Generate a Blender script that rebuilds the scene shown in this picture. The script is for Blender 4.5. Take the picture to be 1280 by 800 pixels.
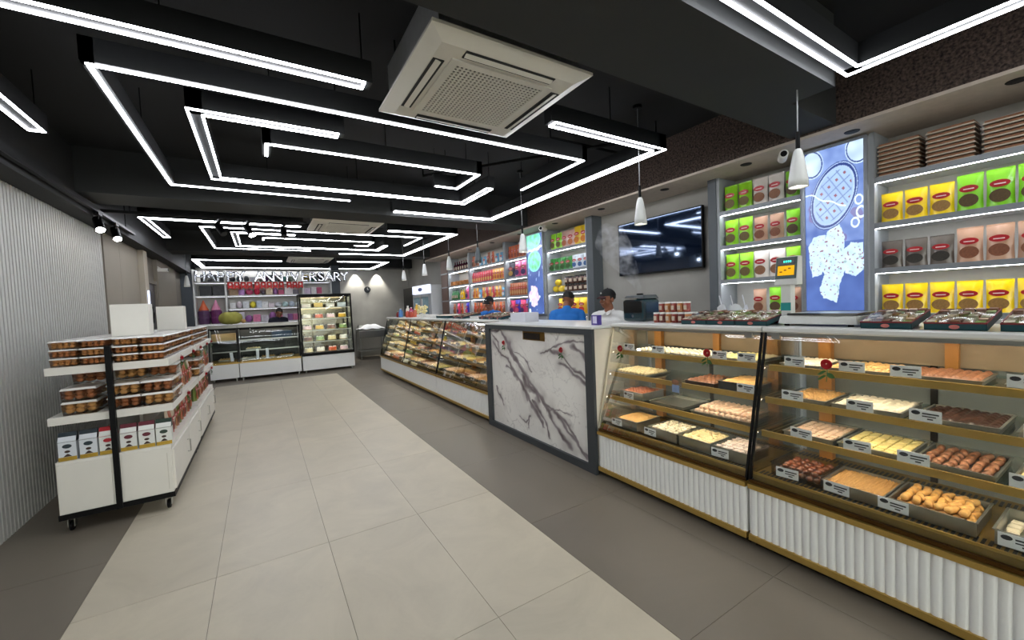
import bpy, bmesh, math, random
from mathutils import Vector, Matrix, noise
random.seed(7)
for o in list(bpy.data.objects): bpy.data.objects.remove(o)
sc = bpy.context.scene
COL = sc.collection
PI = math.pi
EYE = 1.52

# ---------------------------------------------------------------- camera, world, exposure
yaw, pitch, roll = math.radians(31.628), math.radians(-2.297), math.radians(-2.409)
fw = Vector((math.sin(yaw)*math.cos(pitch), math.cos(yaw)*math.cos(pitch), math.sin(pitch)))
rt = Vector((math.cos(yaw), -math.sin(yaw), 0)); up = rt.cross(fw)
r2 = rt*math.cos(roll) + up*math.sin(roll); u2 = -rt*math.sin(roll) + up*math.cos(roll)
cam = bpy.data.cameras.new('camera'); cam_o = bpy.data.objects.new('camera', cam); COL.objects.link(cam_o)
cam_o.matrix_world = Matrix(((r2.x, u2.x, -fw.x, 0), (r2.y, u2.y, -fw.y, 0), (r2.z, u2.z, -fw.z, EYE), (0, 0, 0, 1)))
cam.sensor_width = 36; cam.lens = 36*508.27/1280; cam.clip_start = 0.05; cam.clip_end = 100
sc.camera = cam_o
w = bpy.data.worlds.new('world'); sc.world = w; w.use_nodes = True
w.node_tree.nodes['Background'].inputs[0].default_value = (1, 0.985, 0.95, 1)
w.node_tree.nodes['Background'].inputs[1].default_value = 2.9  # bright background, comes in as fill through the added shopfront
sc.view_settings.view_transform = 'Standard'
try: sc.view_settings.look = 'None'
except Exception: pass
sc.view_settings.gamma = 1; sc.view_settings.use_curve_mapping = False
sc.view_settings.exposure = 0.88
STRIP = 17.0      # ceiling light lines
SHELF_LED = 20.0   # shelf edge light lines
CASE_LED = 25.0   # light lines inside the display cases

# ---------------------------------------------------------------- materials
def lin(c):
    if isinstance(c, str):
        c = c.lstrip('#'); c = [int(c[i:i+2], 16)/255 for i in (0, 2, 4)]
        return tuple((x/12.92 if x <= .04045 else ((x+.055)/1.055)**2.4) for x in c) + (1,)
    return tuple(c[:3]) + (1,)
MATS = {}
def mat(name, col, rough=.5, metal=0, var=.12, scale=30, bump=0, spec=.5, rnd=0, coat=0):
    """principled material whose colour wanders a little by noise"""
    if name in MATS: return MATS[name]
    m = bpy.data.materials.new(name); m.use_nodes = True; nt = m.node_tree; b = nt.nodes['Principled BSDF']
    c = lin(col)
    tc = nt.nodes.new('ShaderNodeTexCoord'); nz = nt.nodes.new('ShaderNodeTexNoise')
    nz.inputs['Scale'].default_value = scale; nz.inputs['Detail'].default_value = 3
    nt.links.new(tc.outputs['Object'], nz.inputs['Vector'])
    mx = nt.nodes.new('ShaderNodeMix'); mx.data_type = 'RGBA'
    mx.inputs[6].default_value = tuple(x*(1-var) for x in c[:3])+(1,); mx.inputs[7].default_value = tuple(min(1, x*(1+var)) for x in c[:3])+(1,)
    nt.links.new(nz.outputs['Fac'], mx.inputs[0]); out = mx.outputs[2]
    if rnd:
        oi = nt.nodes.new('ShaderNodeObjectInfo'); mr = nt.nodes.new('ShaderNodeMapRange')
        mr.inputs[3].default_value = 1-rnd; mr.inputs[4].default_value = 1+rnd
        nt.links.new(oi.outputs['Random'], mr.inputs[0])
        hs = nt.nodes.new('ShaderNodeHueSaturation'); nt.links.new(out, hs.inputs['Color']); nt.links.new(mr.outputs[0], hs.inputs['Value']); out = hs.outputs[0]
    nt.links.new(out, b.inputs['Base Color'])
    b.inputs['Roughness'].default_value = rough; b.inputs['Metallic'].default_value = metal
    b.inputs['Specular IOR Level'].default_value = spec; b.inputs['Coat Weight'].default_value = coat
    if bump:
        bp = nt.nodes.new('ShaderNodeBump'); bp.inputs['Strength'].default_value = bump; bp.inputs['Distance'].default_value = .01
        nt.links.new(nz.outputs['Fac'], bp.inputs['Height']); nt.links.new(bp.outputs[0], b.inputs['Normal'])
    MATS[name] = m; return m
def emit(name, col, s):
    if name in MATS: return MATS[name]
    m = bpy.data.materials.new(name); m.use_nodes = True; nt = m.node_tree; nt.nodes.clear()
    e = nt.nodes.new('ShaderNodeEmission'); o = nt.nodes.new('ShaderNodeOutputMaterial')
    e.inputs[0].default_value = lin(col); e.inputs[1].default_value = s; nt.links.new(e.outputs[0], o.inputs[0])
    MATS[name] = m; return m
def glass(name, tint=(1, 1, 1), f=1.0, rough=0.0):
    if name in MATS: return MATS[name]
    m = bpy.data.materials.new(name); m.use_nodes = True; nt = m.node_tree; nt.nodes.clear()
    t = nt.nodes.new('ShaderNodeBsdfTransparent'); g = nt.nodes.new('ShaderNodeBsdfGlossy'); fr = nt.nodes.new('ShaderNodeFresnel')
    mu = nt.nodes.new('ShaderNodeMath'); mu.operation = 'MULTIPLY'; mu.inputs[1].default_value = f
    x = nt.nodes.new('ShaderNodeMixShader'); o = nt.nodes.new('ShaderNodeOutputMaterial')
    t.inputs[0].default_value = tuple(tint)+(1,); g.inputs['Roughness'].default_value = rough; fr.inputs[0].default_value = 1.45
    nt.links.new(fr.outputs[0], mu.inputs[0]); nt.links.new(mu.outputs[0], x.inputs[0]); nt.links.new(t.outputs[0], x.inputs[1]); nt.links.new(g.outputs[0], x.inputs[2]); nt.links.new(x.outputs[0], o.inputs[0])
    MATS[name] = m; return m
def vcol(name, rough=.4, e=0):
    """flat print: colour read from the mesh's own colour layer; e>0 for a backlit print"""
    if name in MATS: return MATS[name]
    m = bpy.data.materials.new(name); m.use_nodes = True; nt = m.node_tree; b = nt.nodes['Principled BSDF']
    a = nt.nodes.new('ShaderNodeVertexColor'); a.layer_name = 'print'
    nt.links.new(a.outputs[0], b.inputs['Base Color']); b.inputs['Roughness'].default_value = rough
    if e:
        nt.links.new(a.outputs[0], b.inputs['Emission Color']); b.inputs['Emission Strength'].default_value = e
        b.inputs['Base Color'].default_value = (.02, .02, .02, 1)
        nt.links.remove(b.inputs['Base Color'].links[0])
    MATS[name] = m; return m

# ---------------------------------------------------------------- mesh helpers
class MB:
    def __init__(s): s.v = []; s.f = []; s.m = []; s.mi = 0; s.sm = []; s.smooth = False
    def add(s, vs, fs):
        n = len(s.v); s.v += [tuple(v) for v in vs]
        for f in fs: s.f.append(tuple(i+n for i in f)); s.m.append(s.mi); s.sm.append(s.smooth)
        return s
    def box(s, x0, x1, y0, y1, z0, z1):
        return s.add([(x0,y0,z0),(x1,y0,z0),(x1,y1,z0),(x0,y1,z0),(x0,y0,z1),(x1,y0,z1),(x1,y1,z1),(x0,y1,z1)],
              [(3,2,1,0),(4,5,6,7),(0,1,5,4),(1,2,6,5),(2,3,7,6),(3,0,4,7)])
    def hexa(s, a, b):   # two quads (lists of 4 points)
        return s.add(list(a)+list(b), [(3,2,1,0),(4,5,6,7),(0,1,5,4),(1,2,6,5),(2,3,7,6),(3,0,4,7)])
    def prism(s, pts, y0, y1, axis='y'):
        n = len(pts)
        def P(p, t): return (p[0], t, p[1]) if axis == 'y' else ((t, p[0], p[1]) if axis == 'x' else (p[0], p[1], t))
        vs = [P(p, y0) for p in pts]+[P(p, y1) for p in pts]
        return s.add(vs, [tuple(range(n)), tuple(range(2*n-1, n-1, -1))]+[(i, i+n, (i+1) % n+n, (i+1) % n) for i in range(n)])
    def lathe(s, prof, n=14, c=(0,0,0), axis='z'):
        vs = []; fs = []
        for r, z in prof:
            for i in range(n):
                a = 2*PI*i/n; x, y = r*math.cos(a), r*math.sin(a)
                p = (x, y, z) if axis == 'z' else ((z, x, y) if axis == 'x' else (y, z, x))
                vs.append((p[0]+c[0], p[1]+c[1], p[2]+c[2]))
        k = len(prof)
        for j in range(k-1):
            for i in range(n): fs.append((j*n+i, j*n+(i+1) % n, (j+1)*n+(i+1) % n, (j+1)*n+i))
        fs.append(tuple(range(n-1, -1, -1))); fs.append(tuple((k-1)*n+i for i in range(n)))
        return s.add(vs, fs)
    def cyl(s, c, r, z0, z1, n=14, axis='z'): return s.lathe([(r, z0), (r, z1)], n, c, axis)
    def tube(s, pts, r, n=8):
        pts = [Vector(p) for p in pts]; vs = []; fs = []
        rr = r if isinstance(r, (list, tuple)) else [r]*len(pts)
        for k, p in enumerate(pts):
            d = (pts[min(k+1, len(pts)-1)]-pts[max(k-1, 0)]).normalized()
            a = d.orthogonal().normalized(); b = d.cross(a)
            for i in range(n):
                t = 2*PI*i/n; vs.append(p+(a*math.cos(t)+b*math.sin(t))*rr[k])
        for k in range(len(pts)-1):
            for i in range(n): fs.append((k*n+i, k*n+(i+1) % n, (k+1)*n+(i+1) % n, (k+1)*n+i))
        fs.append(tuple(range(n-1, -1, -1))); fs.append(tuple((len(pts)-1)*n+i for i in range(n)))
        return s.add(vs, fs)
    def ball(s, c, r, nu=10, nv=6):
        if not isinstance(r, (list, tuple)): r = (r, r, r)
        vs = [(c[0], c[1], c[2]+r[2])]; fs = []
        for j in range(1, nv):
            t = PI*j/nv
            for i in range(nu):
                a = 2*PI*i/nu; vs.append((c[0]+r[0]*math.sin(t)*math.cos(a), c[1]+r[1]*math.sin(t)*math.sin(a), c[2]+r[2]*math.cos(t)))
        vs.append((c[0], c[1], c[2]-r[2])); L = len(vs)-1
        for i in range(nu): fs.append((0, 1+i, 1+(i+1) % nu)); fs.append((L, 1+(nv-2)*nu+(i+1) % nu, 1+(nv-2)*nu+i))
        for j in range(nv-2):
            for i in range(nu): fs.append((1+j*nu+i, 1+(j+1)*nu+i, 1+(j+1)*nu+(i+1) % nu, 1+j*nu+(i+1) % nu))
        return s.add(vs, fs)
    def grid(s, nu, nv, fn):
        vs = [fn(i/nu, j/nv) for j in range(nv+1) for i in range(nu+1)]
        return s.add(vs, [(j*(nu+1)+i, j*(nu+1)+i+1, (j+1)*(nu+1)+i+1, (j+1)*(nu+1)+i) for j in range(nv) for i in range(nu)])
    def mesh(s, name, mats, smooth=None):
        me = bpy.data.meshes.new(name); me.from_pydata(s.v, [], s.f)
        for m in mats: me.materials.append(m)
        me.polygons.foreach_set('material_index', s.m)
        me.polygons.foreach_set('use_smooth', [True]*len(s.f) if smooth else s.sm)
        me.update(); return me
def link(o, parent=None):
    COL.objects.link(o)
    if parent: o.parent = parent
    return o
def ob(name, me, parent=None, loc=(0,0,0), rz=0, bev=0, kind=None):
    o = bpy.data.objects.new(name, me); o.location = loc; o.rotation_euler = (0, 0, rz); link(o, parent)
    if bev:
        b = o.modifiers.new('bevel', 'BEVEL'); b.width = bev; b.segments = 2; b.limit_method = 'ANGLE'
    if kind: o['kind'] = kind
    return o
def part(name, mb, m, parent=None, loc=(0,0,0), rz=0, smooth=None, bev=0, kind=None):
    return ob(name, mb.mesh(name, m if isinstance(m, (list, tuple)) else [m], smooth), parent, loc, rz, bev, kind)
def tag(o, label, cat, group=None, kind=None):
    o['label'] = label; o['category'] = cat
    if group: o['group'] = group
    if kind: o['kind'] = kind
    return o
def thing(name, label, cat, loc=(0,0,0), rz=0, group=None):
    o = bpy.data.objects.new(name, None); o.empty_display_size = .1; o.location = loc; o.rotation_euler = (0, 0, rz); link(o)
    return tag(o, label, cat, group)
def dup(root, loc, rz=None, label=None, group=None):
    def cp(o, par):
        c = o.copy(); COL.objects.link(c)
        if par: c.parent = par
        for ch in o.children: cp(ch, c)
        return c
    c = cp(root, None); c.location = loc
    if rz is not None: c.rotation_euler = (0, 0, rz)
    if label: c['label'] = label
    if group: c['group'] = group
    return c
class Kind:
    """one builder per kind of thing: the first call builds it, later calls copy it with all its parts"""
    def __init__(s, build): s.b = build; s.p = None
    def put(s, loc, rz, label, group=None):
        loc = (loc[0], loc[1], loc[2]+.0008)
        if s.p is None:
            s.p = s.b(); s.p.location = loc; s.p.rotation_euler = (0, 0, rz); s.p['label'] = label
            if group: s.p['group'] = group
            return s.p
        return dup(s.p, loc, rz, label, group)
def struct(name, mb, m, parent=None, bev=0):
    o = part(name, mb, m, parent, bev=bev)
    if not parent: o['kind'] = 'structure'
    return o
def print_grid(name, nu, nv, fn, colf, m):
    """a flat printed sheet; fn(u,v)->point, colf(u,v)->linear rgb"""
    mb = MB().grid(nu, nv, fn); me = mb.mesh(name, [m])
    ca = me.color_attributes.new('print', 'FLOAT_COLOR', 'POINT')
    buf = []
    for j in range(nv+1):
        for i in range(nu+1): buf += list(colf(i/nu, j/nv))[:3]+[1.0]
    ca.data.foreach_set('color', buf); return me
ORD = ['first', 'second', 'third', 'fourth', 'fifth', 'sixth', 'seventh', 'eighth', 'ninth', 'tenth', 'eleventh', 'twelfth', 'thirteenth', 'fourteenth', 'fifteenth', 'sixteenth', 'seventeenth', 'eighteenth']
def mixc(a, b, t): return tuple(x+(y-x)*t for x, y in zip(a, b))

WHITE = mat('white_paint', '#e6e5e0', .45, var=.03)
BLACKM = mat('black_metal', '#030304', .5, 0, var=.1, spec=.18)
DARKBOX = mat('black_baffle', '#0e1114', .6, var=.08)
STEEL = mat('steel', '#a9a9a4', .28, 1, var=.06)
GOLD = mat('gold_trim', '#bb9a52', .36, .6, var=.08)
GREY = mat('grey_laminate', '#5c6064', .5, var=.05)
CLEAR = glass('clear_glass', (.95, .97, .96), .5)
PLASTIC = glass('clear_plastic', (.95, .95, .94), .8, .08)
RED = mat('rose_red', '#a80f1c', .55, var=.2, rnd=.2)
LEAF = mat('leaf_green', '#2f5a22', .6, var=.25)
LEDW = emit('strip_light', '#f6f8ff', STRIP)
LEDS = emit('shelf_light', '#f4f7ff', SHELF_LED)
LEDC = emit('case_light', '#fff1dc', CASE_LED)
# ---------------------------------------------------------------- the room
CEIL = 3.2; XR = 4.42; XL = -1.66; YB = 13.9; YF = -2.6
def tile_mat(name, col, sc1, dark):
    m = bpy.data.materials.new(name); m.use_nodes = True; nt = m.node_tree; b = nt.nodes['Principled BSDF']
    geo = nt.nodes.new('ShaderNodeNewGeometry'); n1 = nt.nodes.new('ShaderNodeTexNoise'); n1.inputs['Scale'].default_value = sc1; n1.inputs['Detail'].default_value = 8; n1.inputs['Roughness'].default_value = .65
    n1.inputs['Distortion'].default_value = .8
    nt.links.new(geo.outputs['Position'], n1.inputs['Vector'])
    r = nt.nodes.new('ShaderNodeValToRGB'); r.color_ramp.elements[0].position = .3; r.color_ramp.elements[1].position = .7
    c = lin(col); r.color_ramp.elements[0].color = tuple(x*dark for x in c[:3])+(1,); r.color_ramp.elements[1].color = c
    oi = nt.nodes.new('ShaderNodeObjectInfo'); mr = nt.nodes.new('ShaderNodeMapRange'); mr.inputs[3].default_value = .96; mr.inputs[4].default_value = 1.03
    hs = nt.nodes.new('ShaderNodeHueSaturation'); nt.links.new(oi.outputs['Random'], mr.inputs[0]); nt.links.new(mr.outputs[0], hs.inputs['Value'])
    nt.links.new(n1.outputs['Fac'], r.inputs[0]); nt.links.new(r.outputs[0], hs.inputs['Color']); nt.links.new(hs.outputs[0], b.inputs['Base Color'])
    mr2 = nt.nodes.new('ShaderNodeMapRange'); mr2.inputs[3].default_value = .3; mr2.inputs[4].default_value = .5
    nt.links.new(n1.outputs['Fac'], mr2.inputs[0]); nt.links.new(mr2.outputs[0], b.inputs['Roughness'])
    b.inputs['Specular IOR Level'].default_value = .35
    return m
T_LIGHT = tile_mat('beige_stone_tile', '#c3baa6', 2.2, .82)
T_GREY = tile_mat('taupe_tile', '#746c60', 1.6, .86)
JOINT = mat('tile_joint', '#7a7468', .9)
floor = struct('floor', MB().box(XL-.1, XR+.1, YF-.1, YB+.1, -.1, -.0018), JOINT)
def tile_mesh(w, l, m):
    g = .0007; e = .0008
    return MB().hexa([(g,g,-.004),(w-g,g,-.004),(w-g,l-g,-.004),(g,l-g,-.004)], [(g+e,g+e,0),(w-g-e,g+e,0),(w-g-e,l-g-e,0),(g+e,l-g-e,0)]).mesh('tile', [m])
tm = tile_mesh(.603, 1.2, T_LIGHT); tms = tile_mesh(.603, .62, T_LIGHT)
for i in range(4):
    y = 2.9-1.2*4
    while y < 10.0:
        ob('tile', tm, floor, (-.91+.603*i, y, 0)); y += 1.2
    ob('tile', tms, floor, (-.91+.603*i, 10.1, 0))
gm = tile_mesh(.75, 1.2, T_GREY); gl = tile_mesh(.76, 1.2, T_GREY)
for i in range(4):
    for j in range(14): ob('tile', gm, floor, (1.503+.752*i, -2.5+1.2*j, 0)) if -2.5+1.2*j < YB-.3 else None
for j in range(14):
    if -2.5+1.2*j < YB-.3: ob('tile', gl, floor, (-1.672, -2.5+1.2*j, 0))
gb = tile_mesh(.603, 1.06, T_GREY)
for i in range(4):
    for j in range(3): ob('tile', gb, floor, (-.91+.603*i, 10.72+1.06*j, 0))

C_DARK = mat('ceiling_black', '#08090a', .85, var=.2, scale=3)
struct('ceiling', MB().box(XL-.1, XR+.1, YF-.1, YB+.1, CEIL, CEIL+.12), C_DARK)
BEAM = mat('beam_grey', '#2a2c2c', .8, var=.1, scale=4)
def wall_mat(name, col, dark, sc1, bump=.15):
    return mat(name, col, .8, var=dark, scale=sc1, bump=bump)
W_CONC = wall_mat('grey_concrete', '#9b9992', .22, 2.2)
W_TAUPE = wall_mat('taupe_wall', '#6d675d', .08, 3, .05)
W_BROWN = mat('brown_stone_cladding', '#4c3f39', .9, var=.9, scale=62, bump=1.0)
_r = W_BROWN.node_tree.nodes.new('ShaderNodeMapRange'); _r.inputs[1].default_value = .3; _r.inputs[2].default_value = .72
_n = [n for n in W_BROWN.node_tree.nodes if n.type == 'TEX_NOISE'][0]; _m = [n for n in W_BROWN.node_tree.nodes if n.type == 'MIX'][0]
_n.inputs['Detail'].default_value = 5
W_BROWN.node_tree.links.new(_n.outputs['Fac'], _r.inputs[0]); W_BROWN.node_tree.links.new(_r.outputs[0], _m.inputs[0])
struct('trim_1', MB().box(XL, 3.07, 1.1, 1.65, 2.767, CEIL), BEAM)
struct('trim_2', MB().box(3.07, 3.76, 1.34, 1.65, 2.767, CEIL), BEAM)
struct('trim_3', MB().box(XL, 3.76, 5.5, 6.02, 2.767, CEIL), BEAM)
struct('trim_4', MB().box(XL, 3.76, 9.98, 10.55, 2.8, CEIL), BEAM)
struct('trim_5', MB().box(XL, XR, 13.45, YB, 2.86, CEIL), DARKBOX)
# bulkhead of brown stone above the shelves with a pale soffit under it
bk = MB(); bk.box(3.76, XR, YF, 10.4, 2.75, CEIL)
struct('trim_6', bk, W_BROWN)
W_SOFF = mat('stone_soffit', '#c2b6a8', .75, var=.15, scale=20)
struct('trim_7', MB().box(3.755, XR, YF, 10.4, 2.728, 2.75), W_SOFF)
struct('wall_right', MB().box(XR, XR+.1, YF, YB, 0, CEIL), W_CONC)
struct('wall_back', MB().box(XL-.1, XR+.1, YB, YB+.1, 0, CEIL), W_CONC)
struct('wall_front', MB().box(XL-.1, XR+.1, YF-.1, YF, 2.7, CEIL).box(XL-.1, XL+.2, YF-.1, YF, 0, 2.7).box(XR-.7, XR+.1, YF-.1, YF, 0, 2.7), W_CONC)
wn = struct('fill_window_1', MB().box(XL+.2, XR-.7, YF-.06, YF-.05, .06, 2.66), CLEAR)  # unseen glazed shopfront behind the camera, added to let fill light in
fr_ = MB().box(XL+.2, XR-.7, YF-.09, YF-.02, 0, .06).box(XL+.2, XR-.7, YF-.09, YF-.02, 2.66, 2.7)
for k in range(5): xx = XL+.2+(XR-.9-XL)*k/4; fr_.box(xx-.03, xx+.03, YF-.09, YF-.02, .06, 2.66)
part('fill_window_frame', fr_, BLACKM, wn)
struct('ground', MB().box(-9, 12, -14, YF-.1, -.2, -.1), mat('pavement', '#7d7a75', .9))
# television bay: a thin concrete lining between two grey pillars
struct('trim_8', MB().box(4.28, XR, 2.59, 4.36, 0, 2.728), W_CONC)
PIL = mat('pillar_grey', '#565c60', .6, var=.06)
struct('trim_9', MB().box(4.09, XR, 4.36, 4.49, 0, 2.728), PIL)
struct('trim_10', MB().box(4.09, XR, 2.5, 2.59, 0, 2.728), PIL)
# left wall
struct('wall_left', MB().box(XL-.1, XL, YF, YB, 0, CEIL), W_TAUPE)
W_FLUTE = mat('grey_fluted_panel', '#b3b3af', .6, var=.06)
fl = MB().box(XL, XL+.02, YF, 6.95, 0, 2.62)
y = .8
while y < 6.93:
    fl.prism([(y, XL+.02), (y+.012, XL+.04), (y+.036, XL+.04), (y+.048, XL+.02)], .0, 2.62) if False else fl.box(XL+.02, XL+.04, y, y+.034, 0, 2.62); y += .052
wp = struct('trim_11', fl, W_FLUTE)
struct('trim_12', MB().box(XL, XL+.22, YF, YB, 2.62, CEIL), mat('soffit_dark', '#1c1e1f', .8, var=.1, scale=4))
W_TAUPE2 = wall_mat('taupe_panel', '#7d766a', .06, 3, .05)
for k, (a, b, d, m) in enumerate([(6.95, 7.62, .05, W_TAUPE2), (7.625, 8.6, .05, W_TAUPE2), (8.6, 8.85, .12, wall_mat('pale_taupe_strip', '#9a9284', .05, 3, .05)), (9.95, 11.0, .06, W_TAUPE2), (11.02, 12.0, .04, W_TAUPE2)]):
    struct('trim_%d' % (13+k), MB().box(XL, XL+d, a, b, 0, 2.62), m)
dr = struct('door_1', MB().box(XL, XL+.03, 9.22, 9.78, 0, 2.14), mat('dark_door', '#3a3a3a', .5))
part('door_frame', MB().box(XL, XL+.06, 9.14, 9.22, 0, 2.2).box(XL, XL+.06, 9.78, 9.86, 0, 2.2).box(XL, XL+.06, 9.22, 9.78, 2.14, 2.2), W_TAUPE, dr)
part('door_handle', MB().box(XL+.03, XL+.07, 9.28, 9.3, .95, 1.12), STEEL, dr)

# ---------------------------------------------------------------- ceiling lights: maze of black baffles with white light lines
def offs(pts, o):
    out = []
    for k, p in enumerate(pts):
        n = Vector((0, 0))
        if k > 0: d = (Vector(p)-Vector(pts[k-1])).normalized(); n += Vector((-d.y, d.x))
        if k < len(pts)-1: d = (Vector(pts[k+1])-Vector(p)).normalized(); n += Vector((-d.y, d.x))
        out.append((p[0]+n.x*o, p[1]+n.y*o))
    return out
def bars(mb, pts, hw, z0, z1):
    for a, b in zip(pts, pts[1:]):
        x0, x1 = sorted((a[0], b[0])); y0, y1 = sorted((a[1], b[1])); mb.box(x0-hw, x1+hw, y0-hw, y1+hw, z0, z1)
LZ = 2.8
HANG = MB().cyl((0,0,0), .004, .12, CEIL-LZ, 6).mesh('hanger', [BLACKM])
def strip(pts, dbl, label):
    o = Vector((pts[0][0], pts[0][1], LZ))
    lp = [(p[0]-o.x, p[1]-o.y) for p in pts]
    t = thing('ceiling_light', label, 'light', o, 0, 'maze shaped ceiling lights')
    h = MB(); bars(h, lp, .043 if dbl else .028, .004, .125); part('housing', h, DARKBOX, t)
    d = MB()
    if dbl:
        A, B = offs(lp, .036), offs(lp, -.036)
        bars(d, A, .0065, -.004, .006); bars(d, B, .0065, -.004, .006); bars(d, [A[0], B[0]], .0065, -.0038, .006); bars(d, [A[-1], B[-1]], .0065, -.0038, .006)
    else: bars(d, lp, .0105, -.004, .006)
    part('diffuser', d, LEDW, t)
    for p in [lp[0], lp[-1]]+[((a[0]+b[0])/2, (a[1]+b[1])/2) for a, b in zip(lp, lp[1:])]: ob('hanger', HANG, t, (p[0], p[1], 0))
    return t
shapes = [('R', True, [(1.87,2.36),(3.03,2.36),(3.03,5.4),(1.58,5.4)], 'double lined hooked light nearest the shelves'),
          ('S', False, [(2.59,3.87),(2.59,2.85),(-.66,2.85),(-.66,5.06),(.95,5.06)], 'long single lined bracket light'),
          ('T', True, [(.57,2.44),(-1.2,2.44),(-1.2,3.98)], 'double lined corner light nearest the left wall'),
          ('I', True, [(.55,3.22),(-.28,3.22),(-.28,4.68),(2.23,4.68),(2.23,3.98)], 'double lined open loop light'),
          ('J', False, [(.11,3.86),(.11,3.6),(1.9,3.6),(1.9,4.12),(1.66,4.12)], 'small single lined inner hook light')]
for dy, where in ((0, 'in the front bay of the ceiling'), (4.41, 'in the middle bay of the ceiling')):
    for n, dbl, pts, lab in shapes: strip([(x, y+dy) for x, y in pts], dbl, lab+' '+where)
strip([(1.77,11.37),(3.03,11.37),(3.03,13.3),(-1.2,13.3),(-1.2,11.5),(.5,11.5)], True, 'double lined rectangular light at the rear above the foil letters')
strip([(1.6,1.0),(3.03,1.0),(3.03,-1.3)], True, 'double lined light overhead beside the grey block on the near beam')

# ---------------------------------------------------------------- cassette air conditioners
AC_W = mat('ac_cream', '#d3d1c8', .45, var=.03); AC_G = mat('ac_grille', '#77787a', .6); AC_D = mat('ac_slot', '#1b1c1d', .7)
def ac():
    t = thing('air_conditioner', '', 'air conditioner', (0,0,0))
    p = MB(); s = .475
    p.hexa([(-s,-s,.03),(s,-s,.03),(s,s,.03),(-s,s,.03)][::1], [(-s,-s,.045),(s,-s,.045),(s,s,.045),(-s,s,.045)])
    p.hexa([(-.40,-.40,0),(.40,-.40,0),(.40,.40,0),(-.40,.40,0)], [(-s,-s,.03),(s,-s,.03),(s,s,.03),(-s,s,.03)])
    part('panel', p, AC_W, t)
    part('body', MB().box(-.42, .42, -.42, .42, .045, .3), mat('ac_body', '#9b9c9c', .5, .4), t)
    for hx_ in (-.38, .38):
        for hy_ in (-.38, .38): part('hanger', MB().cyl((hx_, hy_, 0), .006, .3, CEIL-2.752, 6), BLACKM, t)
    for k in range(4):
        sl = MB().box(-.27, .27, -.395, -.335, -.004, .001); o = part('slot', sl, AC_D, t); o.rotation_euler = (0, 0, k*PI/2)
        lv = MB().hexa([(-.265,-.38,-.004),(.265,-.38,-.004),(.265,-.352,-.012),(-.265,-.352,-.012)], [(-.265,-.38,-.001),(.265,-.38,-.001),(.265,-.352,-.009),(-.265,-.352,-.009)])
        o = part('louvre', lv, AC_W, t); o.rotation_euler = (0, 0, k*PI/2)
    f = MB()
    for a, b, c, d in ((-.31,.31,-.31,-.27),(-.31,.31,.27,.31),(-.31,-.27,-.27,.27),(.27,.31,-.27,.27)): f.box(a, b, c, d, -.008, .002)
    part('grille_frame', f, AC_W, t)
    g = MB(); n = 22
    for i in range(n+1):
        q = -.27+.54*i/n; g.box(q-.0045, q+.0045, -.27, .27, -.006, -.001); g.box(-.27, .27, q-.0045, q+.0045, -.0062, -.0012)
    part('grille', g, AC_W, t, kind='stuff')
    part('filter', MB().box(-.27, .27, -.27, .27, -.001, .001), AC_D, t)
    return t
ACK = Kind(ac)
ACK.put((1.19, 2.2, 2.752), 0, 'large cream cassette air conditioner nearest, high above the counter', 'ceiling cassette air conditioners')
ACK.put((1.15, 6.57, 2.752), 0, 'cream cassette air conditioner in the middle bay of the ceiling', 'ceiling cassette air conditioners')
ACK.put((1.08, 11.0, 2.752), 0, 'cream cassette air conditioner farthest back, above the cake case', 'ceiling cassette air conditioners')
# pipes under the ceiling
for pts, lab in (([(2.5,3.2,3.12),(3.6,3.2,3.12),(3.6,5.2,3.12)], 'thin black pipe under the front bay ceiling near the shelf wall'),
                 ([(1.7,4.6,3.05),(3.3,2.6,3.05)], 'slanting black pipe under the ceiling behind the nearest hooked light'),
                 ([(2.3,6.5,3.1),(3.5,6.5,3.1),(3.5,9.5,3.1)], 'thin black pipe under the middle bay ceiling')):
    t = MB().tube(pts, .016, 8)
    for p in pts: t.cyl((p[0], p[1], 0), .008, p[2], CEIL, 6)
    tag(part('pipe', t, BLACKM), lab, 'pipe')
# pendants above the counter
SHADE = mat('white_shade', '#dfe2e0', .35, var=.03); SHADE_D = mat('grey_shade', '#4d5458', .4)
BULB = emit('bulb', '#fff6e6', 6)
def pend(m):
    def b():
        t = thing('pendant_lamp', '', 'lamp')
        s = MB(); s.smooth = True
        prof = [(.016,.235),(.024,.22),(.033,.18),(.043,.12),(.052,.05),(.055,0),(.05,.002),(.047,.05),(.038,.12),(.028,.175),(.012,.2)]
        s.lathe(prof, 18); part('lamp_shade', s, m, t)
        part('bulb', MB().ball((0,0,.03), .026), BULB, t, smooth=True)
        part('socket', MB().cyl((0,0,0), .012, .2, .34, 10), BLACKM, t)
        part('cord', MB().cyl((0,0,0), .004, .34, CEIL-2.17, 6), mat('cord_grey', '#8b8d8f', .5), t)
        part('canopy', MB().cyl((0,0,0), .04, CEIL-2.17-.025, CEIL-2.17, 12), BLACKM, t)
        return t
    return Kind(b)
PW, PD = pend(SHADE), pend(SHADE_D)
names = ['nearest, by the tall backlit sweets poster', 'in front of the television', 'above the marble counter end', None, 'above the far cases, beyond the grey one', 'second farthest along the counter', 'farthest along the counter, by the fridge']
for k, y in enumerate((1.232, 2.472, 4.366, 5.63, 6.755, 8.04, 9.46)):
    if k == 3: PD.put((2.9, y, 2.17), 0, 'grey pendant lamp among the white ones over the counter', 'pendant lamps over the counter')
    else: PW.put((2.9, y, 2.17), 0, 'white cone pendant lamp '+names[k], 'pendant lamps over the counter')
PW.put((-1.3, 11.0, 2.17), 0, 'white cone pendant lamp alone by the dark pillar at the left', 'pendant lamps over the counter')
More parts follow.
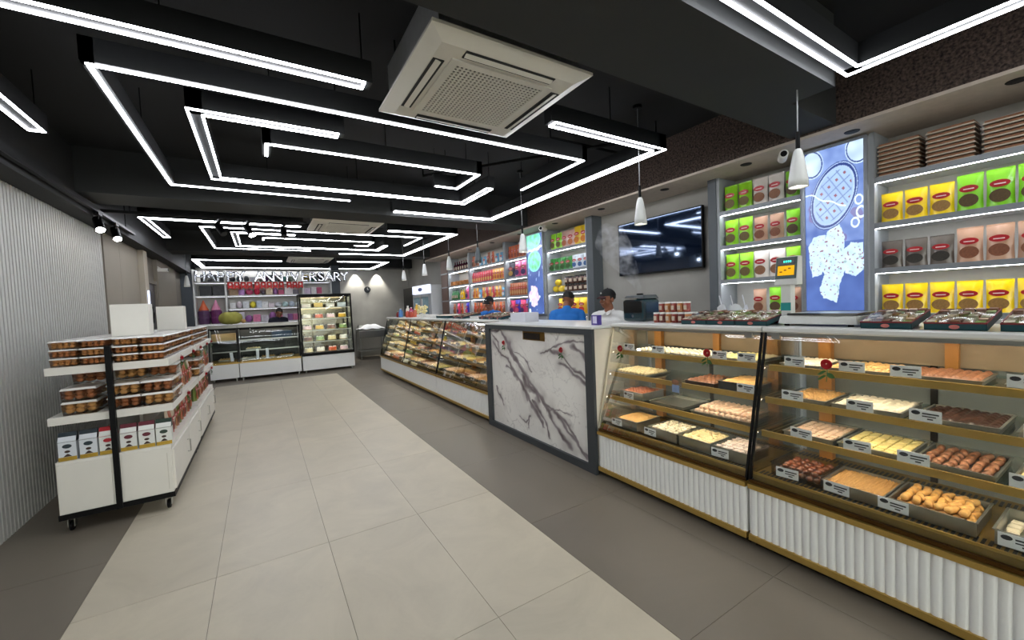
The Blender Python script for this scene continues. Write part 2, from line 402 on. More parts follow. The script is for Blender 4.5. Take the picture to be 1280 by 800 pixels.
# track lights
def spot(lit):
    def b():
        t = thing('track_spotlight', '', 'spotlight')
        part('adapter', MB().box(-.02, .02, -.06, .06, -.03, 0), BLACKM, t)
        part('stem', MB().cyl((0,0,0), .008, -.08, -.03, 8), BLACKM, t)
        h = MB(); h.cyl((0,0,0), .04, -.09, .08, 14, 'y'); o = part('head', h, BLACKM, t, (0, 0, -.12)); o.rotation_euler = (math.radians(50), 0, .4)
        o2 = part('lens', MB().cyl((0,0,0), .036, -.0935, -.088, 14, 'y'), emit('spot_lens', '#fffaf0', 40) if lit else AC_D, o)
        return t
    return Kind(b)
SL, SD = spot(True), spot(False)
tr = tag(part('light_track', MB().box(-1.42, -1.385, 3.2, 7.4, 2.66, 2.69).cyl((-1.4,4,0), .006, 2.69, CEIL, 6).cyl((-1.4,7,0), .006, 2.69, CEIL, 6), BLACKM), 'black light track along the left wall soffit', 'track')
SL.put((-1.4, 5.95, 2.66), 0, 'lit black spotlight on the left track, nearer of two', 'spotlights on the left track')
SL.put((-1.4, 6.55, 2.66), 0, 'lit black spotlight on the left track, farther of two', 'spotlights on the left track')
tag(part('light_track', MB().box(-1.5, .6, 6.2, 6.235, 2.72, 2.75).cyl((-1.2,6.22,0), .006, 2.75, CEIL, 6).cyl((.4,6.22,0), .006, 2.75, CEIL, 6), BLACKM), 'black light track crossing the ceiling behind the middle beam', 'track')
SD.put((-.37, 6.217, 2.72), .3, 'unlit spotlight on the cross track, left of the lit one', 'spotlights on the cross track')
SL.put((-.07, 6.217, 2.72), .2, 'lit spotlight on the cross track, between two unlit ones', 'spotlights on the cross track')
SD.put((.32, 6.217, 2.72), -.4, 'unlit spotlight on the cross track, right of the lit one', 'spotlights on the cross track')
# recessed lights in the soffit
dk = Kind(lambda: tag(part('downlight', MB().lathe([(.045,-.006),(.05,0)], 16).cyl((0,0,0), .03, -.008, -.004, 12), [AC_D]), '', 'light'))
for k, y in enumerate((.5, 1.3, 2.1, 3.0, 4.0, 5.0, 6.0, 7.0, 8.0)):
    dk.put((3.93, y, 2.728), 0, '%s small recessed light from the near end of the shelf soffit' % ORD[k], 'recessed lights in the shelf soffit')
# ---------------------------------------------------------------- pouches and packets
def pouch_mb(w, h, d):
    mb = MB(); mb.smooth = True; nu, nv = 6, 7
    def sh(sg):
        def f(u, v):
            t = (math.sin(PI*min(u, 1-u)) ** .5 if 0 < u < 1 else 0)*(1-v**2.2)
            wv = 1-.05*math.sin(PI*v)
            return ((u-.5)*w*wv, sg*d*.5*t, v*h)
        return f
    mb.grid(nu, nv, sh(-1)); mb.grid(nu, nv, lambda u, v: sh(1)(1-u, v)); return mb
def ellipse_mb(w, h, x, y, z, n=14):
    return MB().add([(x+w/2*math.cos(2*PI*i/n), y, z+h/2*math.sin(2*PI*i/n)) for i in range(n)], [tuple(range(n))])
def slab_ellipse(w, h, x, y, z, n=14, t=.002):
    return MB().prism([(x+w/2*math.cos(2*PI*i/n), z+h/2*math.sin(2*PI*i/n)) for i in range(n)], y-t, y)
EMB = mat('emblem_red', '#b3141f', .4, var=.1); EMBW = mat('emblem_script', '#f2dcd4', .5)
def pouch(col, win, w=.15, h=.25, d=.07, white_top=False, name='snack_pouch'):
    cn = 'pouch_'+col.strip('#')
    def b():
        t = thing(name, '', 'pouch'); body = part('body', pouch_mb(w, h, d), mat(cn, col, .35, var=.06, rnd=.06, coat=.3), t)
        part('seal', MB().box(-w*.49, w*.49, -.002, .002, h*.985, h*1.03), mat(cn, col), t)
        yy = -d*.5*.9
        e = part('emblem', slab_ellipse(w*.72, h*.2, 0, yy, h*.61), EMB, t)
        part('script', MB().box(-w*.2, w*.2, yy-.0035, yy-.002, h*.585, h*.615), EMBW, e)
        part('food_window', slab_ellipse(w*.74, h*.36, 0, -d*.5*.97, h*.28, 16), mat('food_'+win.strip('#'), win, .6, var=.5, scale=90), t)
        return t
    return Kind(b)
LIME = pouch('#8fd411', '#6a5a2c', .138); WBR = pouch('#ded6cd', '#8a5d3f', .138); BRN = pouch('#b48d72', '#7d4a30', .125, .23); YEL = pouch('#f2cf06', '#96703a', .126, .215)
DKB = pouch('#5d544b', '#2f2a22', .126, .2); 
LIMB = pouch('#7cc41a', '#54401f', .126, .24)
SH_Z = (2.375, 2.025, 1.675, 1.325)    # shelf tops
ROWN = ['top shelf', 'second shelf', 'third shelf', 'lowest shelf']
SHW = mat('shelf_white', '#d9dad8', .45, var=.03); SHG = mat('shelf_grey', '#9ba0a4', .5, var=.05); BACKP = mat('shelf_back', '#c3c1ba', .6, var=.05)
def shelf_unit(y0, y1, label, back=BACKP, zs=SH_Z, x0=4.1, side=SHG):
    L = y1-y0; D = XR-x0-.005
    t = thing('display_shelves', label, 'shelves', (x0, y0, 0), 0, 'lit wall shelves behind the counter')
    part('back_panel', MB().box(D-.015, D, 0, L, 0, 2.727), back, t)
    part('side_panel', MB().box(0, D-.015, 0, .03, 0, 2.727), side, t); part('side_panel', MB().box(0, D-.015, L-.03, L, 0, 2.727), side, t)
    for z in zs:
        s = part('shelf', MB().box(.005, D-.015, .03, L-.03, z-.04, z), SHW, t)
        part('shelf_edge', MB().box(0, .005, .03, L-.03, z-.04, z), mat('shelf_edge_grey', '#8a8f93', .5, .3, var=.04), s)
        part('light_strip', MB().box(.024, .036, .035, L-.035, z-.0415, z-.04), LEDS, s)
    part('base_cabinet', MB().box(.02, D-.015, .03, L-.03, 0, .85), SHW, t)
    return t
RZ = -PI/2   # fronts face the shop (-x)
shelf_unit(.25, 1.25, 'white lit shelves of yellow pouches right of the tall sweets poster')
shelf_unit(1.70, 2.5, 'white lit shelves of lime pouches between television and sweets poster')
shelf_unit(4.49, 5.5, 'white lit shelves left of the television pillar with green bags')
shelf_unit(6.02, 6.84, 'white lit shelves just left of the narrow food poster')
shelf_unit(6.86, 8.44, 'widest white lit shelves behind the far cases')
shelf_unit(8.46, 9.68, 'white lit shelves at the far end before the fridge')
def row(kinds, ys, z, lab, group, x=4.175):
    """kinds: list of (Kind, text); ys from left (far) to right (near)"""
    for k, ((K, txt), y) in enumerate(zip(kinds, ys)):
        K.put((x, y, z), RZ+random.uniform(-.05, .05), '%s, %s from left on %s' % (txt, ORD[k], lab), group)
        if x < 4.2 and K in DEEP: K.put((x+.085, y+.008, z), RZ, '%s behind the %s from left on %s' % (txt, ORD[k], lab), group)
DEEP = set()
li, wb, br, ye, dk2 = (LIME, 'lime pouch'), (WBR, 'white and brown pouch'), (BRN, 'brown clear pouch'), (YEL, 'yellow pouch'), (DKB, 'dark brown pouch')
lb = (LIMB, 'deep lime pouch')
G1 = 'pouches on the shelves between television and poster'
ysF = [2.385-.143*i for i in range(5)]
place = ' beside the poster'
row([li, li, wb, wb, lb], ysF, SH_Z[0], 'top shelf'+place, G1)
row([li, li, br, br, lb], ysF, SH_Z[1], 'second shelf'+place, G1)
row([li, li, wb, wb, li], ysF, SH_Z[2], 'third shelf'+place, G1)
row([br, lb, br], [2.12, 1.97, 1.82], SH_Z[3], 'lowest shelf'+place, G1)
G2 = 'pouches on the shelves right of the poster'
ysE = [1.136-.135*i for i in range(7)]
row([ye, ye, ye, lb, lb, lb], ysE, SH_Z[1], 'second shelf right of the poster', G2)
row([dk2, dk2, dk2, br, br, br], ysE, SH_Z[2], 'third shelf right of the poster', G2)
row([ye, ye, ye, ye, ye, ye], ysE, SH_Z[3], 'lowest shelf right of the poster', G2)
# stacked trays of brown biscuits on the top right shelf
def bis():
    t = thing('biscuit_tray', '', 'tray'); part('tray', MB().box(-.12, .12, -.09, .09, 0, .006).box(-.12, .12, -.092, -.088, 0, .009), mat('tray_pale', '#b8ab98', .35), t)
    part('biscuits', MB().box(-.112, .112, -.085, .085, .006, .024), mat('biscuit_brown', '#85593b', .7, var=.6, scale=60), t)
    return t
BT = Kind(bis)
for s, (y, n) in enumerate(((1.09, 8), (.82, 8), (.55, 7))):
    for k in range(n): BT.put((4.22, y, SH_Z[0]+.032*k), RZ, 'tray of brown biscuits in the %s stack, %s from bottom, above the yellow pouches' % (('left', 'middle', 'right')[s], ORD[k]), 'stacked biscuit trays')
# bay left of the pillar
GRN = pouch('#1f7a24', '#2b5a1c', .14, .2, .08, name='green_bag'); PNK = pouch('#cfa79a', '#b5673f', .15, .25); WBL = pouch('#c9d2da', '#3e5f91', .12, .2, .06, name='white_packet')
YLB = pouch('#e0bd0a', '#cf7a12', .15, .27)
gr, pk, wbl, yl = (GRN, 'dark green bag'), (PNK, 'pale pink pouch'), (WBL, 'white and blue packet'), (YLB, 'tall yellow pouch')
G3 = 'packets on the shelves left of the television pillar'
row([li, li, pk, pk, yl, yl], [5.36-.15*i for i in range(6)], SH_Z[0], 'top shelf by the pillar', G3)
row([gr, gr, gr, gr, wbl, wbl, wbl], [5.4-.14*i for i in range(4)]+[4.84, 4.71, 4.58], SH_Z[1], 'second shelf by the pillar', G3)
LUMP = Kind(lambda: tag(part('yellow_packet', MB().ball((0,0,.055), (.07,.05,.055), 10, 6), mat('lump_yellow', '#d9bb20', .4, var=.2), smooth=True), '', 'packet'))
for k in range(4): LUMP.put(((4.2, 5.37, SH_Z[2]), (4.2, 5.226, SH_Z[2]), (4.19, 5.298, SH_Z[2]+.102), (4.31, 5.298, SH_Z[2]))[k], RZ, 'round yellow packet, %s of four heaped by the pillar' % ('left lower', 'right lower', 'top', 'rearmost')[k], G3)
def jar_small(body, lidc):
    def b():
        t = thing('jar', '', 'jar'); s = MB(); s.smooth = True; s.lathe([(.05,0),(.055,.01),(.055,.09),(.045,.1)], 14); part('body', s, mat('jar_'+body.strip('#'), body, .25, var=.5, scale=40), t)
        part('lid', MB().cyl((0,0,0), .05, .1, .12, 14), mat('lid_'+lidc.strip('#'), lidc, .4), t)
        part('jar_label', MB().box(-.03, .03, -.0575, -.052, .03, .075), mat('jar_paper', '#c9b7a0', .6), t); return t
    return Kind(b)
JD = jar_small('#4a3026', '#17130f')
for k in range(5):
    for q in range(2): JD.put((4.2, 5.06-.115*k, SH_Z[2]+.121*q), RZ, 'dark jar with black lid, %s from left in the %s row by the pillar' % (ORD[k], ('lower', 'upper')[q]), 'dark jars by the pillar')
FRT = pouch('#e6b512', '#c8321e', .17, .24, .09)
row([(FRT, 'yellow and red pouch')]*4, [5.2-.17*i for i in range(4)], SH_Z[3], 'lowest shelf by the pillar', G3)
# bay C
ORP = pouch('#c8602c', '#8c3a1a', .1, .24, .05, name='orange_packet'); DKG = pouch('#2c2438', '#b08738', .2, .27, .09, name='dark_bag'); PPK = pouch('#d04f86', '#3a2360', .2, .28, .09, name='pink_bag')
STK = pouch('#a5582f', '#c99a62', .075, .23, .05, name='stick_packet'); PRB = pouch('#32289a', '#d9486b', .17, .26, .08, name='purple_bag'); PKR = pouch('#cc3560', '#40205c', .17, .25, .08, name='pink_packet')
G4 = 'packets on the shelves left of the narrow poster'; pl = ' left of the narrow poster'
row([(ORP, 'orange packet')]*7, [6.74-.105*i for i in range(7)], SH_Z[0], 'top shelf'+pl, G4)
row([(DKG, 'dark bag with gold'), (PPK, 'pink and purple bag'), (PPK, 'pink and purple bag')], [6.69, 6.47, 6.25], SH_Z[1], 'second shelf'+pl, G4)
row([(STK, 'brown stick packet')]*9, [6.75-.08*i for i in range(9)], SH_Z[2], 'third shelf'+pl, G4)
row([(PKR, 'pink packet'), (PRB, 'purple bag'), (PKR, 'pink packet'), (PRB, 'purple bag')], [6.71, 6.53, 6.35, 6.17], SH_Z[3], 'lowest shelf'+pl, G4)
# bay B
RDB = pouch('#c32f45', '#e0b060', .09, .22, .06, name='red_packet'); YOR = pouch('#d99a3c', '#b9532c', .098, .22, .06, name='amber_packet'); BLP = pouch('#4f9cc4', '#d8e4ea', .13, .18, .06, name='blue_packet')
BRO = pouch('#9a5a36', '#6c3a22', .12, .24, .06, name='brown_packet')
G5 = 'packets on the widest shelves'; pl = ' of the widest shelves'
row([(BRO, 'brown packet'), (BRO, 'brown packet'), (BLP, 'blue packet'), (BLP, 'blue packet'), (BRO, 'brown packet'), (ORP, 'orange packet'), (BLP, 'blue packet'), (BLP, 'blue packet')], [8.32-.18*i for i in range(8)], SH_Z[0], 'top shelf'+pl, G5)
row([(RDB, 'red packet')]*9+[(YOR, 'amber packet')]*5, [8.36-.105*i for i in range(14)], SH_Z[1], 'second shelf'+pl, G5)
row([(YOR, 'amber packet'), (YOR, 'amber packet'), (BLP, 'blue packet'), (YOR, 'amber packet'), (RDB, 'red packet'), (YOR, 'amber packet'), (RDB, 'red packet'), (YOR, 'amber packet'), (YOR, 'amber packet'), (BLP, 'blue packet')], [8.34-.145*i for i in range(10)], SH_Z[2], 'third shelf'+pl, G5)
row([(ORP, 'orange packet'), (BRO, 'brown packet')]*5, [8.34-.145*i for i in range(10)], SH_Z[3], 'lowest shelf'+pl, G5)
# bay A
def bottle(c, capc):
    def b():
        t = thing('bottle', '', 'bottle'); s = MB(); s.smooth = True; s.lathe([(.035,0),(.04,.01),(.04,.14),(.014,.19),(.013,.22)], 12); part('body', s, mat('bottle_'+c.strip('#'), c, .2, var=.2), t)
        part('cap', MB().cyl((0,0,0), .016, .22, .24, 10), mat('cap_'+capc.strip('#'), capc), t); part('bottle_label', MB().box(-.028, .028, -.0425, -.036, .04, .11), mat('jar_paper', '#c9b7a0'), t); return t
    return Kind(b)
BM, BG, BYL = bottle('#3a1424', '#7c1c3c'), bottle('#2f6b3a', '#123018'), bottle('#d8ae12', '#20301c')
LOAF = Kind(lambda: tag(part('bread_loaf', MB().prism([(-.07,0),(.07,0),(.075,.06),(.05,.105),(-.05,.105),(-.075,.06)], -.13, .13), mat('bread', '#a9703c', .7, var=.35), bev=.012), '', 'bread'))
G6 = 'goods on the farthest shelves'; pl = ' of the farthest shelves'
row([(BM, 'dark red bottle')]*8, [9.5-.13*i for i in range(8)], SH_Z[0], 'top shelf'+pl, G6, x=4.24)
for k in range(4): LOAF.put((4.25, 9.5-.25*k, SH_Z[1]), PI/2, 'brown bread loaf, %s from left on second shelf%s' % (ORD[k], pl), G6)
row([(BG, 'green bottle')]*4+[(BYL, 'yellow bottle')]*2+[(PPK, 'pink and purple bag')], [9.55-.1*i for i in range(4)]+[9.05, 8.94, 8.7], SH_Z[2], 'third shelf'+pl, G6)
row([(BRO, 'brown packet'), (PKR, 'pink packet'), (ORP, 'orange packet'), (PRB, 'purple bag')], [9.5, 9.25, 9.05, 8.75], SH_Z[3], 'lowest shelf'+pl, G6)
# narrow end unit of brown laminate
eu = thing('end_unit', 'narrow brown laminate unit at the far end of the wall shelves', 'shelves', (4.1, 9.72, 0))
part('body', MB().box(0, .3, 0, .42, 0, 2.7), mat('brown_laminate', '#6b5348', .5), eu)
for z in (.9, 1.32, 1.67, 2.02, 2.37): part('shelf_edge', MB().box(-.012, 0, 0, .42, z-.03, z), SHG, eu)
# ---------------------------------------------------------------- backlit posters
def nz(x, y, s=1.0): return noise.noise(Vector((x*s, y*s, 3.1)))
def ell(u, v, cu, cv, a, b, rot=0):
    x, y = u-cu, v-cv; c, s = math.cos(rot), math.sin(rot); x, y = x*c+y*s, -x*s+y*c
    return math.sqrt((x/a)**2+(y/b)**2)
def poly_in(u, v, P):
    r = False; j = len(P)-1
    for i in range(len(P)):
        if (P[i][1] > v) != (P[j][1] > v) and u < (P[j][0]-P[i][0])*(v-P[i][1])/(P[j][1]-P[i][1])+P[i][0]: r = not r
        j = i
    return r
BL0, BL1, WH = lin('#506aac')[:3], lin('#8fa9de')[:3], lin('#d6ecfb')[:3]
SW = lin('#a9c6ee')[:3]; SPK = lin('#8a5a66')[:3]; DKN = lin('#2c3f7c')[:3]
def poster_big(u, v):
    # u left->right (shop view), v bottom->top, metres: .42 x 1.22
    x, y = u*.42, v*1.22
    c = mixc(BL0, BL1, .45+.7*nz(x, y, 6)+.3*nz(x, y, 19)) if v > .42 else mixc(DKN, BL0, .75+.5*nz(x, y, 5)+.2*nz(x, y, 17))
    if v > .42 and nz(x+3, y, 9) > .42: c = mixc(c, lin('#6d5a8a')[:3], .7)
    # large oval plate
    e = ell(x, y, .21, .86, .15, .24, -.35)
    if e < 1.06:
        c = mixc(BL1, WH, .35+.3*nz(x, y, 5))
        if .92 < e < 1.0 or e > 1.03: c = DKN
        if e < .86: c = mixc(BL1, SW, .5+.5*nz(x, y, 6))
        if e < .8:
            p, q = (x*.85+y*.55)/.07, (-x*.6+y*.8)/.085
            fp, fq = abs(p-round(p)), abs(q-round(q))
            if fp < .06 or fq < .05: c = mixc(DKN, SW, .4)
            if fp > .36 and fq > .38: c = SPK
    for cu, cv, a in ((.05, 1.13, .09), (.38, 1.16, .085)):
        e = ell(x, y, cu, cv, a, a*1.25, .2)
        if e < 1: c = mixc(WH, BL1, .4+.5*nz(x, y, 12)) if e < .82 or e > .92 else DKN
    for cu, cv, a in ((.385, .8, .03), (.4, .71, .035), (.36, .64, .03)):
        e = ell(x, y, cu, cv, a, a*1.3)
        if .65 < e < 1: c = WH
    # pile of pale sweets
    for P in ([(.16,.60),(.25,.645),(.29,.55),(.28,.44),(.30,.33),(.25,.20),(.23,.06),(.13,.10),(.10,.16),(.14,.28),(.10,.36),(.14,.48)],
              [(.02,.50),(.06,.57),(.15,.58),(.15,.40),(.12,.28),(.05,.26),(.03,.36)],
              [(.27,.44),(.33,.50),(.41,.49),(.42,.30),(.36,.25),(.29,.28)]):
        if poly_in(x+.006*nz(x, y, 40), y+.006*nz(x, y, 43), P):
            c = mixc(SW, WH, .55+.45*nz(x, y, 22))
            if nz(x, y, 60) > .42: c = SPK
            if nz(x+4, y, 40) > .5: c = mixc(BL1, (.35, .5, .3), .6)
    if abs((y-.74)+.45*x-.16-.03*nz(x, y, 9)) < .006 and x < .3: c = WH
    return c
CY1, GR1, PK1 = lin('#7fe0d8')[:3], lin('#63c27a')[:3], lin('#e8a6c8')[:3]
def poster_small(u, v):
    x, y = u*.45, v*1.26
    c = mixc(BL0, DKN, .3+.5*nz(x, y, 4))
    for cu, cv, a, b in ((.16, 1.18, .24, .16), (.2, .84, .19, .17)):
        e = ell(x, y, cu, cv, a, b)
        if e < 1: c = mixc(CY1, GR1, .5+.9*nz(x, y, 14)) if e < .85 else CY1
    if abs(y-1.0-.1*x-.03*nz(x, y, 8)) < .02: c = WH
    if y < .45:
        e = ell(x, y, .16, .28, .15, .18)+.35*nz(x, y, 12)
        if e < .9: c = mixc(PK1, WH, .5+.6*nz(x, y, 16))
        if nz(x, y, 9) > .3: c = WH
    elif nz(x*2, y, 10) > .45: c = BL1
    return c
POST = vcol('backlit_print', .2, .78); FRM = mat('poster_frame', '#8f959b', .4, .6)
def poster(y0, y1, z0, z1, fn, label, nu, nv):
    L, H = y1-y0, z1-z0
    t = thing('backlit_poster', label, 'poster', (4.06, y0, z0))
    me = print_grid('print', nu, nv, lambda u, v: (0, L-u*L, v*H), fn, POST); ob('print', me, t)
    part('light_box', MB().box(.002, .34, -.02, L+.02, -.02, H+.02), SHG, t)
    f = MB()
    for a in ((-.012, .01, -.022, 0, -.022, H+.022), (-.012, .01, L, L+.022, -.022, H+.022), (-.012, .01, 0, L, -.022, 0), (-.012, .01, 0, L, H, H+.022)): f.box(*a)
    part('frame', f, FRM, t); return t
poster(1.27, 1.672, 1.35, 2.69, poster_big, 'tall blue backlit poster of plated sweets on the shelf wall', 120, 330)
poster(5.525, 5.99, 1.33, 2.69, poster_small, 'narrow blue and green backlit food poster on far shelf wall', 60, 160)
for y0, y1, z in ((1.255, 1.695, 1.32), (5.505, 6.015, 1.3)):
    t = tag(part('poster_plinth', MB().box(4.08, XR-.005, y0, y1, 0, z), SHG), 'grey cabinet under the '+('tall sweets poster' if y0 < 3 else 'narrow food poster'), 'cabinet')
# ---------------------------------------------------------------- television
tv = thing('television', 'large black wall television reflecting the ceiling lights', 'television', (4.22, 2.74, 1.83))
scr = bpy.data.materials.new('tv_screen'); scr.use_nodes = True; b_ = scr.node_tree.nodes['Principled BSDF']
b_.inputs['Base Color'].default_value = (.004, .008, .018, 1); b_.inputs['Roughness'].default_value = .06; b_.inputs['Specular IOR Level'].default_value = .9; b_.inputs['Specular Tint'].default_value = (.55, .72, 1, 1)
b_.inputs['Coat Weight'].default_value = .6; b_.inputs['Coat Roughness'].default_value = .03; b_.inputs['Coat Tint'].default_value = (.6, .75, 1, 1)
part('screen', MB().box(-.006, 0, .012, 1.228, .018, .682), scr, tv)
part('bezel', MB().box(-.008, 0, 0, .012, 0, .695).box(-.008, 0, 1.228, 1.24, 0, .695).box(-.008, 0, .012, 1.228, 0, .018).box(-.008, 0, .012, 1.228, .682, .695), BLACKM, tv)
part('housing', MB().box(0, .03, 0, 1.24, 0, .695).box(.03, .055, .4, .84, .2, .5), BLACKM, tv)
# ---------------------------------------------------------------- marble fronted counter
VEINS = [  # polylines in counter space: u 0..1 left->right, v 0..1 bottom->top ; width
 ([(.02,.98),(.14,.99),(.22,.87),(.30,.72),(.40,.62),(.48,.52),(.56,.42),(.63,.36),(.72,.30),(.80,.22),(.90,.12),(.99,.04)], .010),
 ([(.16,.96),(.26,.84),(.30,.74),(.44,.56),(.50,.44),(.60,.40),(.66,.30),(.70,.20),(.78,.12),(.84,.05)], .014),
 ([(.04,.85),(.14,.74),(.22,.70),(.28,.60),(.34,.52),(.40,.45),(.46,.36),(.54,.25),(.60,.14)], .010),
 ([(.20,.62),(.28,.60),(.36,.50),(.42,.42),(.44,.34)], .008), ([(.40,.58),(.44,.48),(.52,.46),(.56,.36)], .016),
 ([(.70,.86),(.80,.80),(.90,.72),(.99,.66)], .008), ([(.78,.74),(.86,.72),(.93,.66),(.99,.60)], .010), ([(.60,.80),(.72,.88),(.86,.93),(.98,.95)], .004),
 ([(.90,.90),(.96,.84),(.99,.78)], .008), ([(.04,.40),(.10,.30),(.13,.20)], .006), ([(.02,.95),(.10,.86),(.12,.78)], .006),
 ([(.34,.16),(.42,.12),(.46,.20),(.44,.08)], .004), ([(.66,.30),(.76,.34),(.86,.32)], .004), ([(.30,.80),(.42,.74),(.50,.62)], .003), ([(.50,.36),(.62,.20),(.66,.06)], .005), ([(.72,.30),(.84,.24),(.92,.10),(.97,.02)], .007)]
SEG = []
for P, wd in VEINS:
    for a, b in zip(P, P[1:]): SEG.append((a, b, wd))
MW, MV1, MV2 = lin('#ebe9e3')[:3], lin('#5f5456')[:3], lin('#958b90')[:3]
def marble(u, v):
    x, y = u*1.72, v*1.15
    du = .022*nz(x, y, 7)+.012*nz(x+9, y, 19); dv = .022*nz(x, y+5, 7)+.012*nz(x, y+7, 19)
    a, b = u+du, v+dv; best = 9; t = 0
    for p, q, wd in SEG:
        ex, ey = q[0]-p[0], q[1]-p[1]; k = max(0, min(1, ((a-p[0])*ex+(b-p[1])*ey)/(ex*ex+ey*ey)))
        d = math.hypot(a-p[0]-k*ex, b-p[1]-k*ey)
        w_ = wd*(1.2+3.2*abs(nz(x+2, y, 5)))
        if d < w_: t = max(t, 1-.6*(d/w_)**2)
        elif d < w_*4: t = max(t, .42*(1-(d-w_)/(3*w_))*(.5+nz(x, y, 8)))
    c = mixc(MW, lin('#d3d0cb')[:3], .45+.8*nz(x, y, 2.5))
    p_, q_ = (x*.75+(1.15-y)*.66), (-x*.66+(1.15-y)*.75)     # along and across the grain
    rg = abs(nz(p_*.45, q_, 6.5)+.3*nz(x, y, 17)); r3 = abs(nz(p_*.8+4, q_+2, 10)+.35*nz(x, y, 24))
    if rg < .035: t = max(t, .55*(1-rg/.035)*max(0, min(1, .5+1.4*nz(x+7, y, 2.2))))
    if r3 < .03: t = max(t, .38*(1-r3/.03)*max(0, min(1, .4+1.6*nz(x-7, y, 2.8))))
    return mixc(c, mixc(MV1, MV2, .4+.6*nz(x, y, 11)), max(0, min(1, t)))
XC = 2.425
mc = thing('marble_counter', 'white veined marble fronted counter with grey frame between glass cases', 'counter', (XC, 2.6, 0))
LM = 4.55-2.6
ob('marble_front', print_grid('marble_front', 230, 150, lambda u, v: (-.001, LM-.1-u*(LM-.2), .07+v*1.15), marble, vcol('marble', .22)), mc)
part('carcass', MB().box(.001, .7, .005, LM-.005, .03, 1.268), mat('cream_board', '#cfc8bb', .5, var=.03), mc)
part('frame', MB().box(-.03, .0, 0, .1, .0, 1.22).box(-.03, 0, LM-.1, LM, 0, 1.22).box(-.03, .0, 0, LM, 1.22, 1.272).box(-.03, 0, .1, LM-.1, 0, .07), mat('frame_grey', '#373b3f', .45, var=.05), mc)
part('worktop', MB().box(-.035, .74, -.005, LM+.005, 1.272, 1.292), mat('worktop_white', '#d8d9d6', .3, var=.03), mc, bev=.003)
nk = part('brass_niche', MB().box(-.006, -.002, .72, 1.12, 1.125, 1.218), mat('brass', '#8a6a35', .3, 1, var=.3, scale=12), mc)
part('niche_opening', MB().box(-.009, -.006, .80, 1.1, 1.135, 1.2), mat('niche_dark', '#20180f', .4, .5, var=.6, scale=14), nk)
# ---------------------------------------------------------------- roses
def rose():
    t = thing('rose', '', 'flower'); p = MB(); p.smooth = True
    for i, (n, r, h) in enumerate(((3, .012, .02), (5, .022, .016), (6, .032, .008))):
        for k in range(n):
            a = 2*PI*k/n+i*.5
            def f(u, v, a=a, r=r, h=h):
                w_ = (u-.5)*1.5; q = r*(.25+.9*v); z = h+.022*v-.012*v*v*(1 if i == 2 else .3)
                return (q*math.cos(a+w_*(1.1-.3*v)), -z-.004*abs(w_), q*math.sin(a+w_*(1.1-.3*v)))
            p.grid(4, 3, f)
    part('petals', p, RED, t)
    part('stem', MB().tube([(0,-.012,0),(.004,-.012,-.06),(-.004,-.01,-.13)], .003, 6), LEAF, t)
    for s, z in ((-1, -.05), (1, -.065), (-1, -.085)):
        lf = MB().grid(3, 5, lambda u, v: (s*(.055*v)+(.03*(u-.5)*math.sin(PI*v)*.6), -.014-.012*math.sin(PI*v*.8)-.006*abs(u-.5), z-.03*v+.034*(u-.5)*math.sin(PI*v)))
        part('leaf', lf, LEAF, t, smooth=True)
    return t
def _rose():
    r = rose(); r.scale = (.74, .74, .74); return r
ROSE = Kind(_rose)
GR = 'artificial roses on shop furniture'
ROSE.put((XC-.004, 4.12, 1.065), RZ, 'red rose on the left side of the marble counter front', GR)
ROSE.put((XC-.004, 3.045, 1.06), RZ, 'red rose on the right side of the marble counter front', GR)
ROSE.put((2.565, 2.43, 1.105), RZ, 'red rose on the glass at the case end beside marble counter', GR)
ROSE.put((2.57, 1.65, 1.13), RZ, 'red rose in the middle of the first glass case top', GR)
ROSE.put((2.57, .965, 1.125), RZ, 'red rose on the glass of the nearest case', GR)
# ---------------------------------------------------------------- glass display cases
CASEW = mat('case_white', '#e6e7e4', .4, var=.03); AMBER = mat('amber_wood', '#a8702f', .45, var=.25, scale=14); TANP = mat('tan_panel', '#8f7a5f', .5, var=.12, scale=10)
DECKM = mat('deck_bronze', '#94783f', .42, .5, var=.12); SILL = mat('sill_black', '#0e0b08', .3, .2); SHELFG = glass('shelf_glass', (.8, .88, .84), .8)
BACKG = mat('back_door_glass', '#6d7270', .2, var=.1, scale=3)
def flute_mesh(w, z0, z1):
    mb = MB(); n = 6; pr = [(-.0065*min(1, 1.5*math.sin(PI*i/n)), -.5*w+w*i/n) for i in range(n+1)]
    vs = [(x, y, z0) for x, y in pr]+[(x, y, z1) for x, y in pr]; k = n+1
    mb.smooth = True; mb.add(vs, [(i, i+k, i+k+1, i+1) for i in range(n)]); mb.smooth = False; mb.add([vs[i] for i in range(k)], [tuple(range(k))]); mb.add([vs[i+k] for i in range(k)], [tuple(range(k-1, -1, -1))])
    return mb.mesh('flute', [CASEW])
def gx(z): return (z-.42)*.25            # front glass leans back
SZ = (.69, .885, 1.075)
